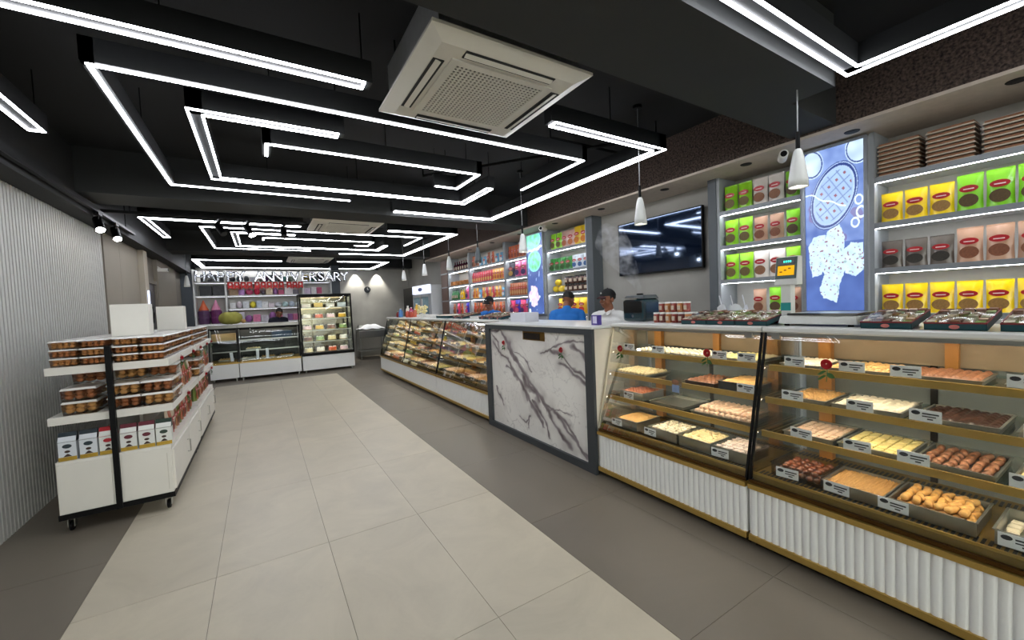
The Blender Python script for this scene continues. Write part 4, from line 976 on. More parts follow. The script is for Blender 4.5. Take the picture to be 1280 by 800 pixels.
# mist from the machine
def mist():
    m = bpy.data.materials.new('mist'); m.use_nodes = True; nt = m.node_tree; nt.nodes.clear()
    v = nt.nodes.new('ShaderNodeVolumePrincipled'); o = nt.nodes.new('ShaderNodeOutputMaterial')
    tc = nt.nodes.new('ShaderNodeTexCoord'); n = nt.nodes.new('ShaderNodeTexNoise'); n.inputs['Scale'].default_value = 9; n.inputs['Detail'].default_value = 5; n.inputs['Distortion'].default_value = 1.2
    nt.links.new(tc.outputs['Object'], n.inputs['Vector'])
    mr = nt.nodes.new('ShaderNodeMapRange'); mr.inputs[1].default_value = .45; mr.inputs[2].default_value = .75; mr.inputs[3].default_value = 0; mr.inputs[4].default_value = 7
    nt.links.new(n.outputs['Fac'], mr.inputs[0]); nt.links.new(mr.outputs[0], v.inputs['Density'])
    v.inputs['Color'].default_value = (.85, .87, .9, 1); nt.links.new(v.outputs[0], o.inputs['Volume'])
    mb = MB(); mb.smooth = True
    mb.tube([(0,0,0),(.02,.06,.1),(.06,.2,.26),(.1,.34,.40),(.12,.46,.56),(.12,.55,.70)], [.02,.05,.10,.15,.17,.05], 14)
    return part('mist', mb, m, None, (2.93, 2.53, CT+.262))
tag(mist(), 'white mist rising from the dark machine past the television', 'mist', kind='stuff')
# ---------------------------------------------------------------- people
SKIN = mat('skin_brown', '#8a563c', .5, var=.08, scale=20); HAIR = mat('hair_black', '#0d0b0a', .6, var=.3)
def capsule(mb, a, ra, b, rb, n=14):
    a, b = Vector(a), Vector(b); d = (b-a).normalized(); L = (b-a).length; o = d.orthogonal().normalized(); q = d.cross(o)
    prof = [(ra*math.sin(t), -ra*math.cos(t)) for t in (.001, .5, 1.0, PI/2)]+[(rb*math.cos(t), L+rb*math.sin(t)) for t in (0, .5, 1.0, 1.569)]
    vs = []; fs = []
    for r, z in prof:
        for i in range(n):
            t = 2*PI*i/n; vs.append(a+d*z+(o*math.cos(t)+q*math.sin(t))*r)
    for k in range(len(prof)-1):
        for i in range(n): fs.append((k*n+i, k*n+(i+1) % n, (k+1)*n+(i+1) % n, (k+1)*n+i))
    fs.append(tuple(range(n-1, -1, -1))); fs.append(tuple((len(prof)-1)*n+i for i in range(n))); mb.add(vs, fs)
def fused(name, mb, m, parent, vox, sm=4):
    """fuse overlapping volumes into one continuous smooth surface"""
    me = mb.mesh(name, [m]); o = bpy.data.objects.new('tmp', me); COL.objects.link(o)
    r = o.modifiers.new('r', 'REMESH'); r.mode = 'VOXEL'; r.voxel_size = vox; r.use_smooth_shade = True
    s = o.modifiers.new('s', 'SMOOTH'); s.iterations = sm; s.factor = .5
    dg = bpy.context.evaluated_depsgraph_get(); dg.update(); me2 = bpy.data.meshes.new_from_object(o.evaluated_get(dg)); bpy.data.objects.remove(o)
    me2.materials.clear(); me2.materials.append(m); me2.name = name
    for p in me2.polygons: p.use_smooth = True
    return ob(name, me2, parent)
def arm(mb, S, E, W, d, f, up_):
    """bare arm with a five fingered hand; d palm direction, f thumb side, up_ back of the hand"""
    S, E, W, d, f, up_ = (Vector(q) for q in (S, E, W, d, f, up_))
    capsule(mb, S, .046, E, .038); capsule(mb, E, .038, W, .027)
    P = W+d*.05; capsule(mb, W, .024, P+f*.016, .02); capsule(mb, W, .022, P-f*.016, .019)
    for k, l in enumerate((.062, .072, .067, .052)):
        b0 = P+d*.03+f*(.028-.019*k); m_ = b0+d*l*.55-up_*.008; capsule(mb, b0-d*.02, .0095, m_, .0088, 8); capsule(mb, m_, .0088, m_+d*l*.4-up_*.022, .0075, 8)
    t0 = W+d*.03+f*.03; t1 = t0+(d*.6+f*.7-up_*.2)*.04; capsule(mb, W+d*.015+f*.012, .013, t1, .0105, 8); capsule(mb, t1, .0105, t1+(d*.8+f*.25-up_*.3)*.03, .0085, 8)
def person(label, loc, rz, H, shirt, cap=None, brim=None, bow=0.0, lean=0.0, turn=0.0, arms='down', collar=None):
    """faces local -y; bow = head pitch down, turn = head yaw"""
    t = thing('person', label, 'person', loc, rz); k = H/1.72
    P = lambda x, y, z: (x*k, (y-lean*max(0, z-.95))*k, z*k)
    b = MB()
    hips, chest, neck = P(0,0,.95), P(0,.01,1.28), P(0,.015,1.46)
    capsule(b, P(-.07,0,.93), .11*k, P(.07,0,.93), .11*k); capsule(b, hips, .125*k, P(0,0,1.12), .125*k); capsule(b, P(-.07,.0,1.28), .115*k, P(.07,0,1.28), .115*k)
    capsule(b, P(-.13,.01,1.40), .062*k, P(.13,.01,1.40), .062*k); capsule(b, P(0,.015,1.40), .065*k, P(0,.005,1.52), .055*k)
    sho = [P(s*.185, .01, 1.385) for s in (-1, 1)]
    if arms == 'down': el = [P(s*.235, .03, 1.10) for s in (-1, 1)]; wr = [P(s*.20, -.17, .99) for s in (-1, 1)]
    else: el = [P(s*.26, -.12, 1.16) for s in (-1, 1)]; wr = [P(s*.20, -.36, 1.10) for s in (-1, 1)]
    for s, S, E, W in zip((-1, 1), sho, el, wr):
        d = (Vector(W)-Vector(E)).normalized(); f = Vector((-s, 0, 0)); f = (f-d*f.dot(d)).normalized(); arm(b, S, E, W, d, f, Vector((0, 0, 1)))
    for s in (-1, 1):
        capsule(b, P(s*.085,0,.90), .088*k, P(s*.095,-.01,.50), .055*k); capsule(b, P(s*.095,-.01,.50), .054*k, P(s*.10,.02,.10), .036*k); capsule(b, P(s*.10,.02,.06), .036*k, P(s*.115,-.12,.035), .03*k)
    # head, built about its pivot then turned
    hb = MB(); hc = Vector(P(0, -.005, 1.60))
    hb.ball((0, .012, .035), (.076, .095, .085), 20, 14); hb.ball((0, -.022, -.03), (.058, .066, .075), 18, 12); hb.ball((0, -.045, -.078), (.034, .034, .026), 12, 8)
    hb.lathe([(.008, 0), (.016, .03)], 8, (0, -.092, .02)) if False else capsule(hb, (0,-.084,.02), .009, (0,-.102,-.018), .013, 10)
    for s in (-1, 1):
        capsule(hb, (s*.014,-.082,.026), .011, (s*.045,-.074,.026), .011, 8); hb.ball((s*.077, .015, -.005), (.012, .022, .034), 10, 8); hb.ball((s*.04, -.064, -.022), (.024, .022, .024), 10, 8)
    capsule(hb, (-.022,-.083,-.05), .008, (.022,-.083,-.05), .008, 8); capsule(hb, (-.018,-.081,-.062), .009, (.018,-.081,-.062), .009, 8)
    Rm = Matrix.Rotation(turn, 3, 'Z') @ Matrix.Rotation(bow, 3, 'X'); piv = Vector((0, .02, -.1))
    hx = lambda v: hc+(Rm @ (Vector(v)-piv)+piv)*k
    b.add([hx(v) for v in hb.v], hb.f)
    fused('body', b, SKIN, t, .0065, 5)
    def headpart(name, mb, m): 
        mb.v = [tuple(hx(v)) for v in mb.v]; return part(name, mb, m, t, smooth=True)
    for s in (-1, 1):
        headpart('eye', MB().ball((s*.03, -.082, .004), (.013, .008, .008), 10, 6), mat('eye_white', '#d8d2c8', .3)); headpart('iris', MB().ball((s*.03, -.0885, .004), (.006, .003, .006), 8, 5), HAIR)
        headpart('eyebrow', MB().tube([(s*.014,-.092,.022),(s*.032,-.093,.027),(s*.05,-.08,.022)], .004, 6), HAIR)
    headpart('lips', MB().ball((0, -.09, -.056), (.022, .006, .007), 10, 6), mat('lip', '#6b352c', .5))
    def hairf(u, v):
        a = 2*PI*u; e = v*(1.95 if math.sin(a) > -.3 else 1.25)
        return (.082*math.sin(e)*math.cos(a), .016+.102*math.sin(e)*math.sin(a), .037+.092*math.cos(e))
    headpart('hair', MB().grid(24, 9, hairf), HAIR)
    if cap:
        headpart('cap', MB().grid(24, 7, lambda u, v: (.09*math.sin(v*1.5)*math.cos(2*PI*u), .012+.108*math.sin(v*1.5)*math.sin(2*PI*u), .04+.1*math.cos(v*1.5))), cap)
        br = MB(); br.grid(10, 3, lambda u, v: ((u-.5)*.16*(1-.35*v*v), -.085-.075*v*math.sin(PI*u)**.5, .052-.02*v-.02*(2*u-1)**2)); br.grid(10, 3, lambda u, v: ((.5-u)*.16*(1-.35*v*v), -.085-.075*v*math.sin(PI*u)**.5, .047-.02*v-.02*(2*u-1)**2))
        headpart('cap_brim', br, brim or cap); headpart('cap_button', MB().ball((0, .012, .141), .008, 8, 5), brim or cap)
        headpart('cap_badge', slab_ellipse(.03, .022, 0, -.094, .085, 10, .004), mat('badge', '#c9c9c4', .5))
    # clothes
    s_ = MB()
    capsule(s_, P(0,0,.92), .142*k, P(0,0,1.14), .14*k); capsule(s_, P(-.075,0,1.28), .125*k, P(.075,0,1.28), .125*k); capsule(s_, P(-.135,.01,1.395), .072*k, P(.135,.01,1.395), .072*k); capsule(s_, P(-.05,0,.92), .135*k, P(.05,0,.92), .135*k)
    capsule(s_, P(0,.02,1.42), .072*k, P(0,.018,1.462), .064*k)
    for S, E in zip(sho, el): capsule(s_, S, .066*k, E, .055*k)
    if arms != 'down':
        for E, W in zip(el, wr): capsule(s_, E, .054*k, tuple(Vector(E)+(Vector(W)-Vector(E))*.8), .042*k)
    fused('shirt', s_, shirt, t, .012, 4)
    cl = MB()
    for s in (-1, 1): cl.hexa([P(s*.005,-.075,1.44), P(s*.06,-.055,1.465), P(s*.066,-.085,1.425), P(s*.03,-.105,1.40)], [P(s*.005,-.082,1.447), P(s*.06,-.062,1.473), P(s*.066,-.092,1.432), P(s*.03,-.112,1.407)])
    part('collar', cl, collar or shirt, t)
    tr_ = MB(); capsule(tr_, P(-.06,0,.91), .125*k, P(.06,0,.91), .125*k)
    for s in (-1, 1): capsule(tr_, P(s*.085,0,.88), .1*k, P(s*.095,-.01,.5), .075*k); capsule(tr_, P(s*.095,-.01,.5), .075*k, P(s*.1,.02,.11), .06*k)
    fused('trousers', tr_, mat('trouser_dark', '#1d2026', .8), t, .012, 4)
    for s in (-1, 1): part('shoe', MB().prism([(s*.1*k-.05, .09), (s*.1*k+.05, .09), (s*.115*k+.048, -.12), (s*.115*k, -.18), (s*.115*k-.048, -.12)], .0, .085*k, 'z'), BLACKM, t, bev=.015)
    return t
BLUE = mat('shirt_blue', '#1470c4', .7, var=.08, scale=12); WSH = mat('shirt_white', '#dcdcda', .7, var=.04, scale=12)
CAPB = mat('cap_black', '#101113', .8); CAPR = mat('cap_red', '#3a1418', .7)
person('person in white collared shirt and black cap standing behind the counter', (3.5, 3.494, 0), math.radians(-72), 1.635, WSH, CAPB, CAPR, bow=.04, turn=-.4)
person('person in blue shirt seen from behind, reaching to the wall shelves', (3.52, 4.29, 0), math.radians(140), 1.67, BLUE, None, None, bow=.4, lean=.2, turn=-.5, arms='down')
person('person in blue shirt and black cap behind the far cases', (3.5, 6.42, 0), math.radians(-60), 1.66, BLUE, CAPB, CAPB, bow=.2)
person('person with dark hair in navy top bowed over the rear cases', (.38, 12.52, 0), math.radians(20), 1.68, mat('navy_top', '#171a2b', .8), None, None, bow=.5, lean=.1, arms='down')
# ---------------------------------------------------------------- shelf trolleys at the left
CRTW = mat('trolley_white', '#d8d5cc', .5, var=.04, scale=6); CRTD = mat('trolley_edge', '#c4c0b5', .5)
CX0, CX1 = -1.31, -.66; CXM = (CX0+CX1)/2
def cart():
    t = thing('display_trolley', '', 'trolley', (CXM, 0, 0)); W = (CX1-CX0)/2; L = 1.62
    part('frame', MB().box(-W, W, 0, .04, .10, .14).box(-W, W, L-.04, L, .10, .14).box(-W, -W+.04, .04, L-.04, .10, .14).box(W-.04, W, .04, L-.04, .10, .14), BLACKM, t)
    part('base_cabinet', MB().box(-W+.006, W-.006, .006, L-.006, .14, .52), CRTW, t)
    for y in (.03, .80):
        d = part('door', MB().box(W-.006, W+.008, y, y+.75, .155, .475), CRTW, t)
        part('handle', MB().tube([(W+.008,y+.64,.27),(W+.03,y+.64,.27),(W+.03,y+.64,.38),(W+.008,y+.64,.38)], .005, 6), STEEL, d)
    part('front_panel', MB().box(.03, W-.012, -.003, .006, .15, .50), CRTW, t); part('front_panel', MB().box(-W+.012, -.03, -.003, .006, .15, .50), CRTW, t)
    part('panel_gap', MB().box(W-.035, W-.03, -.004, -.002, .17, .46), CRTD, t)
    for y in (-.012, L-.022): part('post', MB().box(-.017, .017, y, y+.034, .10, 1.33), BLACKM, t)
    for z, e, h in ((.785, .02, .055), (1.143, .015, .055)):
        part('shelf', MB().box(-W-e, W+e, .022, L-.022, z, z+.012).box(-W-e, W+e, .022, .034, z, z+h).box(-W-e, W+e, L-.034, L-.022, z, z+h).box(-W-e, -W-e+.012, .034, L-.034, z, z+h).box(W+e-.012, W+e, .034, L-.034, z, z+h).box(-W-e+.012, W+e-.012, .034, L-.034, z+h-.006, z+h), CRTW, t)
    part('spine', MB().box(-.012, .012, .8, L-.022, .52, 1.143), CRTW, t)
    for x in (-W+.05, W-.05):
        for y in (.06, L-.06):
            c = part('castor', MB().cyl((x-.012, y, .036), .036, 0, .024, 16, 'x') if False else MB().lathe([(.03,-.012),(.036,-.008),(.036,.008),(.03,.012)], 16, (x, y, .036), 'x'), BLACKM, t)
            part('fork', MB().box(x-.02, x-.014, y-.02, y+.02, .03, .1).box(x+.014, x+.02, y-.02, y+.02, .03, .1).box(x-.02, x+.02, y-.02, y+.02, .092, .1), STEEL, c)
    return t
CART = Kind(cart)
CART.put((CXM, 4.15, 0), 0, 'near white display trolley of packaged cookies at the left', 'white display trolleys')
CART.put((CXM, 5.80, 0), 0, 'far white display trolley of packaged cookies at the left', 'white display trolleys')
def cookiebox(w, l, h, c):
    def b():
        t = thing('cookie_box', '', 'box'); 
        part('cookies', heap_mb(w-.012, l-.012, h*.72, 4, 5, .03, int(w*1000)) if False else _ck(w, l, h), mat('cookie_'+c.strip('#'), c, .6, var=.4, scale=45), t, kind='stuff')
        i = .006; part('tub', MB().hexa([(-w/2+i,-l/2+i,0),(w/2-i,-l/2+i,0),(w/2-i,l/2-i,0),(-w/2+i,l/2-i,0)], [(-w/2,-l/2,h*.86),(w/2,-l/2,h*.86),(w/2,l/2,h*.86),(-w/2,l/2,h*.86)]), PLASTIC, t)
        part('lid', MB().hexa([(-w/2-.003,-l/2-.003,h*.84),(w/2+.003,-l/2-.003,h*.84),(w/2+.003,l/2+.003,h*.84),(-w/2-.003,l/2+.003,h*.84)], [(-w/2+.005,-l/2+.005,h),(w/2-.005,-l/2+.005,h),(w/2-.005,l/2-.005,h),(-w/2+.005,l/2-.005,h)]), mat('lid_frost', '#cfcdc6', .25, var=.05), t)
        return t
    return Kind(b)
def _ck(w, l, h):
    mb = MB(); mb.smooth = True; rnd = random.Random(9); r = h*.34
    nx, ny = max(2, int((w-.016)/(1.5*r))), max(2, int((l-.016)/(1.5*r)))
    for q in range(2):
        for i in range(nx):
            for j in range(ny):
                mb.ball((-w/2+.008+(w-.016)*(i+.5)/nx+rnd.uniform(-.003, .003), -l/2+.008+(l-.016)*(j+.5)/ny, h*.04+r*.8+q*r*.95), (r*.78, r*.78, r*.62), 7, 5)
    return mb
CKB = [cookiebox(.145, .2, .062, '#c98d50'), cookiebox(.145, .2, .0621, '#b8743f')]
BIG = [cookiebox(.19, .22, .098, '#cf9a5a'), cookiebox(.19, .22, .0981, '#a9683c')]
for c, (y0, cn) in enumerate(((4.15, 'near trolley'), (5.80, 'far trolley'))):
    zt = 1.143+.056
    for j in range(7):
        for i, dx in enumerate((-.245, -.09, .09, .245)):
            if c and i == 0 and j > 2: continue
            for q in range(3):
                CKB[(i+j+q) % 2].put((CXM+dx, y0+.14+.21*j, zt+.0625*q), 0, 'cookie box, %s layer, %s from front, %s column, top of %s' % (('bottom', 'middle', 'upper')[q], ORD[j], ('leftmost', 'inner left', 'inner right', 'aisle')[i], cn), 'cookie boxes on top of the trolleys')
    zm = .785+.056
    for j in range(2):
        for i, dx in enumerate((-.185, .058, .255)):
            for q in range(2+j):
                BIG[(i+j+q) % 2].put((CXM+dx, y0+.16+.24*j, zm+.0985*q), 0, 'large cookie tub, %s, %s from front, %s stack, middle tier of %s' % (('lowest', 'middle', 'top')[q], ORD[j], ('left', 'centre', 'right')[i], cn), 'large cookie tubs on the trolleys')
    BIG[0].put((CXM-.02+.0, y0+.64, zm), 0, 'large cookie tub behind the others in the centre middle tier of the '+cn, 'large cookie tubs on the trolleys') if False else None
# standing pouches on the aisle side
CP = [pouch('#9c6a4c', '#6b3c26', .11, .2, .06, name='brown_pouch'), pouch('#c9b9a4', '#a5683c', .11, .21, .06, name='cream_pouch'), pouch('#6c7a38', '#b0592e', .12, .22, .06, name='green_pouch'), pouch('#b0573f', '#7b3020', .11, .2, .06, name='red_pouch')]
CPN = ['brown pouch', 'cream pouch', 'olive pouch', 'reddish pouch']
for c, (y0, cn) in enumerate(((4.15, 'near trolley'), (5.80, 'far trolley'))):
    for j in range(8):
        k = (j*3+c) % 4
        CP[k].put((CX1-.055, y0+.62+.122*j, .785+.056), PI/2, '%s, %s from front, aisle side middle tier of the %s' % (CPN[k], ORD[j], cn), 'pouches on the trolley sides')
    for j in range(10):
        k = (j*2+1+c+j//3) % 4
        CP[k].put((CX1-.075, y0+.32+.128*j, .5205), PI/2, '%s, %s from front, aisle side lowest tier of the %s' % (CPN[k], ORD[j], cn), 'pouches on the trolley sides')
# front packs on the near trolley
def fpack(c, topc):
    def b():
        t = thing('nut_pack', '', 'pack'); part('body', MB().prism([(-.035,0),(.035,0),(.035,.145),(.004,.198),(-.004,.198),(-.035,.145)], -.047, .047, 'x'), mat('pack_'+c.strip('#'), c, .4, var=.05), t)
        part('top_band', MB().hexa([(-.0475,-.036,.135),(.0475,-.036,.135),(.0475,.036,.135),(-.0475,.036,.135)], [(-.0475,-.006,.201),(.0475,-.006,.201),(.0475,.006,.201),(-.0475,.006,.201)]), mat('packtop_'+topc.strip('#'), topc, .4), t)
        part('gold_foot', MB().box(-.0475, .0475, -.0365, -.035, 0, .028), mat('pack_gold', '#b8973c', .35, .6), t)
        e = part('emblem', slab_ellipse(.05, .03, 0, -.036, .105), mat('packtop_'+topc.strip('#'), topc), t)
        part('nut_print', slab_ellipse(.03, .018, 0, -.036, .066), CHOC, t); part('nut_print', MB().prism([(-.022,.03),(.022,.03),(.008,.045),(0,.05),(-.008,.045)], -.037, -.035), CHOC, t)
        return t
    return Kind(b)
FP = {'g': fpack('#d9dbd6', '#1e3428'), 'r': fpack('#d9dbd7', '#b3202a'), 'm': fpack('#d8dad6', '#5f1c2a'), 'k': fpack('#cfd4da', '#26323a')}
for x, k, lab in ((-1.245, 'k', 'silver grey topped pack, leftmost on the near trolley base'), (-1.135, 'k', 'silver grey topped pack, second from left on the near trolley base'), (-1.03, 'r', 'bright red topped pack beside the trolley post'), (-.915, 'm', 'maroon topped pack just right of the trolley post'), (-.81, 'm', 'maroon topped pack second right of the trolley post'), (-.707, 'g', 'dark green topped pack at the right corner of the trolley base')):
    FP[k].put((x, 4.212, .5205), 0, lab, 'nut packs on the trolley base')
# white cartons standing among the boxes
ct = Kind(lambda: tag(part('white_carton', MB().box(-.12, .12, -.08, .08, 0, .262).box(-.12, .12, -.003, .003, .262, .263), mat('carton_white', '#dddbd2', .5, var=.02), bev=.003), '', 'carton'))
ct.put((-.935, 4.66, 1.388), .0, 'blank white carton standing among the boxes on the near trolley', 'white cartons on the trolleys')
ct.put((-.865, 5.98, 1.388), .0, 'blank white carton standing among the boxes on the far trolley', 'white cartons on the trolleys')
for k, (y, z) in enumerate(((4.62, 1.165), (5.35, 1.165), (5.95, 1.165), (6.6, 1.165), (7.15, 1.165), (4.85, .81), (6.3, .81), (6.95, .81))):
    ROSE.put((CX1+.022, y, z), PI/2, 'red rose, %s from front on the %s shelf edge of the trolleys' % (ORD[k if k < 5 else k-5], 'top' if k < 5 else 'middle'), GR)
# ---------------------------------------------------------------- rear of the shop
YR = 11.35
def rear_case(x0, x1, label):
    L = x1-x0
    t = thing('rear_display_case', label, 'display case', (x0, YR, 0), 0, 'glass cases along the rear')
    for x in (.06, L-.06):
        for y in (.06, .6): part('foot', MB().cyl((x, y, 0), .022, 0, .07, 10), STEEL, t)
    part('base_cabinet', MB().box(.003, L-.003, .0, .68, .07, .40), CASEW, t)
    mb = MB(); n = int(L/.05)
    for k in range(n): mb.box(.01+k*(L-.02)/n+.006, .01+(k+1)*(L-.02)/n-.006, -.006, 0, .075, .395)
    part('fluted_front', mb, CASEW, t, kind='stuff')
    part('gold_rail', MB().box(.0, L, -.012, .02, .40, .43), GOLD, t)
    part('deck', MB().box(.01, L-.01, .02, .66, .43, .455), DECKM, t)
    part('front_glass', MB().prism([(0.0,.43),(.18,1.22),(.187,1.22),(.007,.43)], .02, L-.02, 'x'), CLEAR, t)
    for x in (0, L-.02): part('end_post', MB().prism([(-.008,.42),(.17,1.22),(.66,1.22),(.66,1.19),(.20,1.19),(.03,.42)], x, x+.02, 'x'), BLACKM, t)
    part('top_frame', MB().box(0, L, .16, .68, 1.2, 1.225), BLACKM, t); part('top_board', MB().box(0, L, .15, .69, 1.225, 1.30), mat('worn_steel', '#8f8e88', .35, .7, var=.2, scale=6), t)
    for z in (.68, .93):
        s = part('shelf', MB().box(.03, L-.03, .10+.2*(z-.43), .64, z-.012, z), SHELFG, t); part('shelf_rail', MB().box(.02, L-.02, .08+.2*(z-.43), .095+.2*(z-.43), z-.02, z+.004), STEEL, s)
    part('back', MB().box(.01, L-.01, .66, .675, .43, 1.2), mat('dark_back', '#2a2926', .4), t)
    part('light_tube', MB().box(.04, L-.04, .3, .312, 1.192, 1.199), LEDC, t); part('light_cover', MB().box(.03, L-.03, .27, .28, 1.17, 1.199), BLACKM, t)
    return t
rear_case(-1.05, -.50, 'small low rear case under the green sack')
rear_case(-.49, .79, 'long low rear case left of the cake case')
for (x, z, c, lab) in ((-.3, .455, 2, 'front left'), (.1, .455, 1, 'front middle'), (.5, .455, 5, 'front right'), (-.2, .68, 0, 'left on the shelf'), (-.75, .455, 4, 'in the small case')):
    tag(part('pastry_tray', tray_mb(.3, .3, .025), TRM, None, (x, YR+.4, z+.001)), 'steel pastry tray %s of the low rear cases' % lab, 'tray', 'pastry trays in the rear cases')
    heap(x, YR+.4, z+.005, .28, .28, .05, 5, 5, .025, fm[c], 'pastries in the tray %s of the low rear cases' % lab, 'pastries in the rear cases', seed=50+c)
tag(part('menu_card', MB().hexa([(-.03,-.012,0),(.03,-.012,0),(.03,0,0),(-.03,0,0)], [(-.05,.038,.2),(.01,.038,.2),(.01,.045,.2),(-.05,.045,.2)]), CARD, None, (-.62, YR+.058, .458)), 'tall white card leaning inside the small rear case', 'card')
for x, lab in ((-.12, 'left'), (.08, 'right')): tag(part('menu_card', MB().hexa([(-.03,-.012,0),(.03,-.012,0),(.03,0,0),(-.03,0,0)], [(-.03,.038,.24),(.03,.038,.24),(.03,.045,.24),(-.03,.045,.24)]), CARD, None, (x, YR+.058, .458)), 'tall white card leaning %s inside the long rear case' % lab, 'card')
tag(part('blue_box', MB().box(-.22, .22, -.12, .12, 0, .15), mat('box_navy', '#14304a', .4), None, (.42, YR+.46, .9305)), 'dark blue box inside the long rear case, upper shelf', 'box')
# cake case
tc = thing('cake_case', 'tall black framed glass cake case at the rear', 'display case', (.82, YR, 0)); L = 1.23
for x in (.07, L-.07):
    for y in (.06, .6): part('foot', MB().cyl((x, y, 0), .022, 0, .06, 10), STEEL, tc)
part('base_cabinet', MB().box(.003, L-.003, 0, .7, .06, .42), CASEW, tc)
mb = MB(); n = 26
for k in range(n): mb.box(.01+k*(L-.02)/n+.006, .01+(k+1)*(L-.02)/n-.006, -.006, 0, .065, .415)
part('fluted_front', mb, CASEW, tc, kind='stuff')
part('deck', MB().box(.02, L-.02, .01, .68, .46, .49), BLACKM, tc)
for a in ((0, L, -.02, .02, .42, .49), (0, L, .05, .70, 1.93, 1.975)): part('frame_rail', MB().box(*a), BLACKM, tc)
for x in (0, L-.035): part('frame_post', MB().prism([(-.02,.42),(.05,1.97),(.09,1.97),(.02,.42)], x, x+.035, 'x').box(x, x+.035, .66, .70, .42, 1.97), BLACKM, tc)
part('front_glass', MB().prism([(0,.49),(.065,1.93),(.072,1.93),(.007,.49)], .035, L-.035, 'x'), CLEAR, tc)
for x in (.01, L-.016): part('side_glass', MB().prism([(.03,.49),(.09,1.93),(.66,1.93),(.66,.49)], x, x+.006, 'x'), CLEAR, tc)
part('back', MB().box(.03, L-.03, .68, .695, .49, 1.93), mat('mirror_grey', '#77705c', .12, .8), tc)
for z in (.78, 1.07, 1.36, 1.64):
    s = part('shelf', MB().box(.03, L-.03, .09, .66, z-.01, z), SHELFG, tc); part('light_tube', MB().box(.05, L-.05, .1, .108, z-.022, z-.016), LEDC, s); part('light_cover', MB().box(.04, L-.04, .085, .12, z-.015, z-.0102).box(.04, L-.04, .085, .09, z-.026, z-.015), STEEL, s)
part('light_tube', MB().box(.05, L-.05, .12, .135, 1.922, 1.93), LEDC, tc); part('light_cover', MB().box(.04, L-.04, .1, .108, 1.89, 1.93), BLACKM, tc)
CK = ['#e6d9a8', '#d9b13c', '#f0ece2', '#6b4030', '#c85a34', '#8aa86a', '#e3c6cf']
ICE = mat('icing_white', '#efece4', .5, var=.05)
def cake(c, r, h):
    def b():
        t = thing('cake', '', 'cake'); s = MB(); s.lathe([(r,0),(r*1.02,h*.5),(r,h*.95),(r*.94,h)], 18); part('sponge', s, mat('cake_'+c.strip('#'), c, .55, var=.25, scale=20), t, smooth=False)
        part('board', MB().cyl((0,0,0), r*1.18, -.006, 0, 18), mat('cake_board', '#c9a756', .35, .7), t)
        for k in range(8): part('rosette', MB().ball((r*.78*math.cos(k*PI/4), r*.78*math.sin(k*PI/4), h+.008), (.014,.014,.016), 8, 5), ICE, t, smooth=True)
        return t
    return Kind(b)
CKK = [cake(c, .095, .085) for c in CK]; cn_ = ['cream', 'yellow', 'white', 'chocolate', 'orange', 'pistachio', 'pink']
for q, z in enumerate((.49, .78, 1.07, 1.36)):
    for k in range(4):
        c = (q*3+k*2) % 7; CKK[c].put((.82+.18+.285*k, YR+.36, z+.0065), random.uniform(0, 1), '%s round cake, %s from left on the %s shelf of the cake case' % (cn_[c], ORD[k], ('bottom', 'second', 'third', 'fourth')[q]), 'cakes in the tall case')
for k in range(4): tag(part('pastry_box', MB().box(-.1, .1, -.08, .08, 0, .09+.02*(k % 2)), mat('pbox%d' % k, ['#dcd9cf', '#c9b26a', '#d9d6cc', '#b9c4c9'][k], .5), None, (1.0+.285*k, YR+.38, 1.6405)), '%s pastry box, %s from left on the top shelf of the cake case' % (['ivory', 'gold', 'white', 'grey blue'][k], ORD[k]), 'box', 'pastry boxes in the cake case')
# green sack on the low case
sk = thing('sack', 'lumpy yellow green sack lying on the small rear case', 'sack', (-.62, YR+.42, 1.315))
sm_ = MB(); sm_.smooth = True; sm_.grid(20, 10, lambda u, v: ((.235+.025*math.sin(3*2*PI*u))*math.sin(PI*v)**.65*math.cos(2*PI*u), .2*math.sin(PI*v)**.65*math.sin(2*PI*u), .135+(.145+.015*math.sin(5*2*PI*u))*math.cos(PI*v)*(1 if v < .5 else .9)))
part('cloth', sm_, mat('sack_olive', '#a5a24e', .8, var=.25, scale=8), sk); part('knot', MB().ball((.25, 0, .06), (.05,.04,.05), 8, 6), mat('sack_tie', '#c9a068', .7), sk, smooth=True)
tag(part('cardboard_carton', MB().box(-.23, .23, -.13, .13, 0, .16), mat('cardboard', '#b59a6c', .8, var=.1), None, (-.775, YR+.46, .932)), 'cardboard carton inside the small rear case', 'carton')
# rack behind
YK = 13.0
rk = thing('party_shelves', 'white rear rack of party goods under the foil letters', 'rack', (-1.43, YK, 0)); RW = 3.25
part('back_panel', MB().box(0, RW, .42, .44, 0, 2.72), BACKP, rk)
for x in (0, .66, 2.48, RW-.04): part('upright', MB().box(x, x+.04, 0, .42, 0, 2.72), SHW, rk)
for z in (.9, 1.32, 1.70, 2.05, 2.40):
    xa = .70 if z == 1.70 else .04
    s = part('shelf', MB().box(xa, RW-.04, .02, .42, z-.035, z), SHW, rk); part('light_strip', MB().box(xa+.02, RW-.06, .06, .07, z-.037, z-.035), emit('rack_fill_light', '#f4f7ff', 3.5), s)  # strips under the rack shelves are added to brighten the goods
for x, lab in ((-1.66, 'left'), (1.82, 'right')): struct('trim_%d' % (20 if lab == 'left' else 21), MB().box(x, x+.22, YK-.06, 13.45, 0, 2.86), mat('pillar_blue_grey', '#3f464d', .6))
def block(w, d, h, c, name, cat, v=.3, sc_=25): return Kind(lambda: tag(part(name, MB().box(-w/2, w/2, -d/2, d/2, 0, h), mat('blk_'+name+c.strip('#'), c, .5, var=v, scale=sc_), bev=.006), '', cat))
